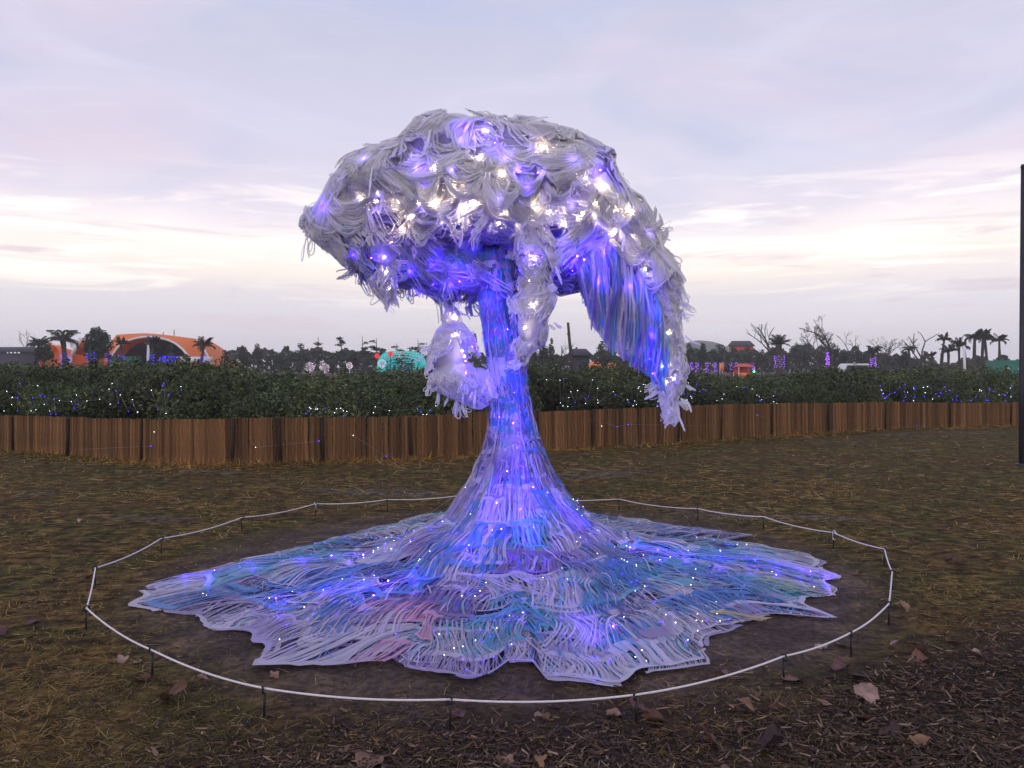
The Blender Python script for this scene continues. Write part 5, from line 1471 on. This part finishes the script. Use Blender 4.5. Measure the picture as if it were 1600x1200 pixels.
    # flower balls
    for (px, py, r, lab) in ((484, 573, 7, 'left of the pair'), (507, 575, 7.5, 'right of the pair'), (546, 571, 5, 'low, left of the cyan dome'), (597, 568, 6, 'in front of the cyan dome')):
        d2 = 48; c = at(px, py, d2); R = r * d2 / FPX
        o = thing('dandelion_lamp', 'pale pink dandelion ball lamp on a stem, ' + lab, 'lamp', (c[0], d2, 0), 'dandelion ball lamps')
        MB().tube([(c[0], d2, 0), (c[0], d2, c[2])], .02, 5).build('stem', M['white'], o)
        v = norm(rng.standard_normal((90, 3))); m = MB()
        for q in v: m.tube([c, c + q * R * .92], .004, 3, cap=False)
        m.build('spokes', M['white'], o)['kind'] = 'stuff'
        MB().dots(c + v * R, .022).build('bulbs', M['pinkled'], o)['kind'] = 'stuff'
    for (px, py, lab) in ((589, 556, 'red round lamp at the left end of the cyan dome'), (610, 553, 'red round lamp in front of the cyan dome')):
        c = at(px, py, 60); o = thing('round_lamp', lab, 'lamp', (c[0], 60, 0))
        a = np.linspace(0, math.pi, 7); 
        Pq = np.array([[c + .2 * np.array((math.sin(t) * math.cos(u), math.sin(t) * math.sin(u), math.cos(t))) for u in np.linspace(0, 6.283, 10, endpoint=False)] for t in a])
        MB().grid(Pq, wrap=True).build('globe', M['redlamp'], o, smooth=True); MB().tube([(c[0], 60, 0), (c[0], 60, c[2] - .2)], .03, 5).build('post', M['pole'], o)
    # dead trunk and stalls
    q = np.array([at(893, 600, 60), at(893, 560, 60), at(890, 535, 60), at(887.5, 504, 60)])
    o = thing('broken_palm', 'tall broken dead palm trunk standing bare right of the sculpture\'s trunk', 'tree', q[0] * np.array((1, 1, 0)))
    MB().tube(q, [.16, .14, .12, .10], 7).build('trunk', M['bark'], o); MB().tube([at(889, 525, 60), at(886, 521, 60)], [.06, .04], 5).build('stub', M['bark'], o)
    bare_tree(878, 535, 66, 'thin palm like stick tree left of the small dark house', .5, 3, r0=.08, seed=9)
    def stall(px0, px1, top, d, mat, lab):
        a, b = at(px0, top, d), at(px1, top, d); o = thing('market_stall', lab, 'stall', ((a[0] + b[0]) / 2, d, 0)); w = (b[0] - a[0]) / 2; cx = (a[0] + b[0]) / 2
        z = a[2]; MB().add([(cx - w, d, z - .35), (cx + w, d, z - .35), (cx + w, d + 2, z - .35), (cx - w, d + 2, z - .35), (cx - w * .6, d + 1, z), (cx + w * .6, d + 1, z)], [(0, 1, 5, 4), (2, 3, 4, 5)], [(1, 2, 5), (3, 0, 4)]).build('awning', mat, o)
        for sx in (-.95, .95):
            for yy in (.05, 1.95): MB().tube([(cx + sx * w, d + yy, 0), (cx + sx * w, d + yy, z - .36)], .04, 5).build('post', M['white'], o)
        MB().box((cx, d + .3, .5), (w * .9, .25, .5)).build('counter', M['orange'] if mat is not M['orange'] else M['red'], o)
        MB().box((cx, d + 1.9, z * .5), (w * .9, .04, z * .4)).build('back_cloth', mat, o)
    stall(921, 940, 565, 70, M['orange'], 'orange topped stall right of the small dark house'); stall(950, 966, 567, 72, M['orange'], 'small orange stall left of the hanging curtain'); stall(984, 1000, 567, 70, M['red'], 'red framed stall beneath the hanging curtain')
    stall(1154, 1180, 568, 80, M['red'], 'long red stall under the trees right of the hanging arm')
    for px, lab in ((988, 'small bright green lamp left of the hanging arm'), (1178, 'small bright green lamp right of the hanging arm')):
        c = at(px, 580.5, 32); o = thing('green_lamp', lab, 'lamp', c * np.array((1, 1, 0)))
        MB().dots(c[None], .055).build('bulb', M['green_lamp'], o); MB().tube([c * np.array((1, 1, 0)), c - np.array((0, 0, .05))], .015, 4).build('stake', M['pole'], o)
    c = at(1128, 574, 78); o = thing('orange_banner', 'orange feather banner under the trees right of the hanging arm', 'flag', (c[0], 78, 0))
    MB().tube([(c[0] - .22, 78, 0), (c[0] - .2, 78, at(0, 567, 78)[2])], .03, 4).build('pole', M['white'], o); MB().box((c[0], 78, c[2]), (.21, .015, .42)).build('sheet', M['orange'], o)
    # rows on the right
    n_l = n_m = 0
    for i, (px, tp, w) in enumerate(sorted(((1076, 536, 26), (1098, 535, 26), (1122, 537, 26), (1145, 541, 26), (1168, 540, 26), (1190, 545, 30), (1212, 548, 30), (1245, 535, 28), (1258, 545, 30), (1280, 548, 34), (1300, 535, 36), (1318, 545, 30), (1340, 546, 24), (1352, 552, 30), (1385, 552, 26), (1400, 552, 30), (1415, 548, 26), (1430, 556, 34), (1225, 548, 30)))):
        if px < 1200: lab = '%s from the left in the clipped tree row right of the hanging arm' % ORD[n_l]; n_l += 1
        else: lab = '%s from the left of the loose dark trees on the far right' % ORD[n_m]; n_m += 1
        broad_tree(px, tp, U(95, 125), w, lab, .3, 800, 8)
    for i in range(10):
        px = 1066 + i * 12.5 + U(-3, 3); P = np.array([at(px + U(-2.5, 2.5), U(566, 582), 93) for _ in range(26)])
        string('light_string', 'faint violet lights round a trunk under the clipped tree row', [('led_far_violet', P, .035)], P[np.argsort(P[:, 2])], .008, group='violet trunk lights under the clipped row')
    VB = 'led_far_violet'
    palm(1218, 523, 92, 'shaggy palm under the forked bare tree', 34, 20, (575, 556, 40, VB), droop=.5, stem_r=.4)
    bare_tree(1220, 503, 93, 'forked bare tree above the shaggy palm', .55, 3, r0=.2, seed=21)
    bare_tree(1296, 489, 90, 'tallest bare tree with fine spreading twigs', .55, 6, r0=.24, seed=33, trunkf=.36)
    bare_tree(1283, 512, 91, 'wide bare tree left of the tallest one', .75, 6, r0=.16, seed=35, trunkf=.3)
    bare_tree(1329, 517, 95, 'thin bare pole tree right of the tallest one', .5, 3, r0=.13, seed=41)
    P = np.array([at(1293 + U(-3, 3), U(550, 571), 86) for _ in range(40)]); string('light_string', 'violet lights on the trunk of the tallest bare tree', [(VB, P, .05)], P[np.argsort(P[:, 2])], .008)
    palm(1365, 540, 88, 'palm right of the parked van', 30, 16, (573, 559, 30, VB)); bare_tree(1374, 530, 90, 'leaning bare stump behind the palm right of the van', .5, 3, r0=.16, seed=44)
    bare_tree(1392, 528, 110, 'fine twigged bare tree left of the forked stump', .7, 5, r0=.1, seed=50); bare_tree(1404, 523, 112, 'second fine twigged bare tree left of the forked stump', .7, 5, r0=.1, seed=52)
    bare_tree(1439, 518, 84, 'forked bare stump left of the right hand palms', .5, 2, r0=.2, seed=61, trunkf=.7)
    palm(1423, 533, 90, 'thin drooping palm left of the forked stump', 24, 10); palm(1470, 514, 86, 'leftmost tall palm of the right hand group', 22, 14, droop=.7); palm(1482, 537, 84, 'short palm in the right hand group', 28, 14)
    palm(1499, 522, 88, 'second tall palm of the right hand group', 22, 14); palm(1522, 510, 85, 'tall palm in the middle of the right hand group', 30, 18); palm(1534, 512, 90, 'leaning palm in the middle of the right hand group', 30, 18)
    palm(1543, 507, 86, 'tallest palm of the right hand group', 26, 18); palm(1562, 516, 88, 'rightmost palm of the right hand group', 26, 18); palm(1510, 527, 92, 'thin palm behind the right hand group', 20, 10); palm(1452, 545, 80, 'withered short palm right of the forked stump', 16, 8)
    c = at(1508, 560, 70); o = thing('white_post', 'pale wooden post among the right hand palms', 'post', (c[0], 70, 0)); MB().tube([(c[0], 70, 0), (c[0] - .1, 70, at(0, 540, 70)[2])], [.13, .10], 7).build('shaft', M['white'], o)
    # green container
    a, b = at(1570, 563, 60), at(1604, 563, 60); o = thing('green_container', 'green container with small white signs at the right edge', 'container', ((a[0] + b[0]) / 2, 60, 0))
    MB().box(((a[0] + b[0]) / 2, 61.2, a[2] / 2), ((b[0] - a[0]) / 2, 1.2, a[2] / 2)).build('body', M['green'], o)
    for px in (1576, 1593): MB().box(at(px, 576, 59.97), (.1, .02, .08)).build('sign', M['white'], o)
    # van roof showing over the thicket
    d = 70; a, b = at(1312, 569, d), at(1358, 569, d); cx = (a[0] + b[0]) / 2; zt = at(0, 568, d)[2]
    o = thing('parked_van', 'white parked van showing only its roof above the thicket', 'van', (cx, d, 0)); W = (b[0] - a[0]) / 2
    pr = np.array([(-1.0, .35), (-.98, .95), (-.72, 1.05), (-.52, zt - .12), (-.38, zt), (.9, zt), (.99, zt - .15), (1.0, .4)]); 
    F = np.stack((cx + pr[:, 0] * W, 0 * pr[:, 0] + d, pr[:, 1]), -1); R = F + np.array((0, 1.7, 0))
    MB().grid(np.stack((F, F * .5 + R * .5, R))).add(F, None, [(0, i, i + 1) for i in range(1, 7)]).add(R, None, [(0, i + 1, i) for i in range(1, 7)]).build('body', M['white'], o)
    MB().add(np.array([(cx - .66 * W, d - .01, 1.1), (cx - .48 * W, d - .01, zt - .16), (cx + .92 * W, d - .01, zt - .16), (cx + .92 * W, d - .01, 1.1)]), [(0, 1, 2, 3)]).build('side_glass', M['glass'], o)
    for sx in (-.62, .62):
        t = np.linspace(0, 6.283, 14); MB().tube([(cx + sx * W, d - .02, .33), (cx + sx * W, d + .2, .33)], .33, 14).build('wheel', M['pole'], o)
    # the wood that closes the view between and behind the single trees
    n = 36000; px = U(-560, 2160, n); dd_ = U(118, 150, n)
    tl = np.interp(px, [-140, 0, 330, 380, 470, 560, 700, 830, 1000, 1060, 1200, 1300, 1440, 1480, 1740], [562, 560, 556, 553, 549, 553, 556, 558, 556, 550, 548, 551, 558, 566, 562])
    tl = tl - 2 + 6 * vn(xyz(px * .06, 0), 1.0) + 5 * vn(xyz(px * .17, 3), 1.0)
    zt = CAMH - (tl - HOR) / FPX * dd_; P = np.stack(((px - 800) / FPX * dd_, dd_, zt * (1 - .8 * rng.random(n) ** 1.5)), -1)
    V, Q = leafcards(P, norm(rng.standard_normal((n, 3)) + np.array((0, -.6, .3))), U(.25, .5, n), .7)
    k = rng.random((n, 1)); o = MB().add(V, Q, col=np.repeat(np.array(FG[0]) * (1 - k) + np.array(FG[1]) * k, 4, 0)).build('far_wood', M['farleaf'])
    tag(o, 'far off dark wood closing the view behind the park', 'wood', kind='stuff')
    # hill
    hx = np.linspace(-110, 110, 41); hc = at(1090, 575, 620)
    hz = 24.5 * np.exp(-(hx / 30) ** 2) + 6 * np.exp(-((hx - 50) / 34) ** 2) + .8 * vn(xyz(hx, 0), .05)
    P = np.stack([np.stack((hc[0] + hx, 0 * hx + 620 + q * 80, hz * math.cos(q * 1.2) ** 1.0 - .5), -1) for q in np.linspace(-1.2, 1.2, 9)])
    h = MB().grid(P).build('hill', M['hill'], None, smooth=True); tag(h, 'low rounded hill on the horizon', kind='structure')
    # lamp post at the right edge
    dl = 11.7; x = at(1596.5, 700, dl)[0]; zt = at(0, 262, dl)[2]
    o = thing('lamp_post', 'slim dark lamp post standing at the right edge of the picture', 'post', (x, dl, 0))
    MB().tube([(x, dl, -.05), (x, dl, 1.2), (x + .015, dl, zt)], [.042, .040, .026], 10).build('shaft', M['pole'], o, smooth=True)
    MB().tube([(x, dl, -.02), (x, dl, .04), (x, dl, .05)], [.09, .09, .05], 12).build('base_plate', M['pole'], o)
    MB().tube([(x + .015, dl, zt), (x + .015, dl, zt + .05)], [.034, .02], 10).build('cap', M['pole'], o)
build_far()

# ------------------------------------------------------------------ evening haze
def build_haze():
    m, nt, N, L = new_mat('evening_haze')
    v = N('ShaderNodeVolumePrincipled'); v.inputs['Color'].default_value = (.96, .97, 1.0, 1); v.inputs['Density'].default_value = .0008
    o = N('ShaderNodeOutputMaterial'); L(v.outputs[0], o.inputs['Volume'])
    h = MB().box((0, 350, 12.7), (760, 760, 14.2)).build('haze', m)
    tag(h, 'thin evening haze', kind='stuff')
build_haze()
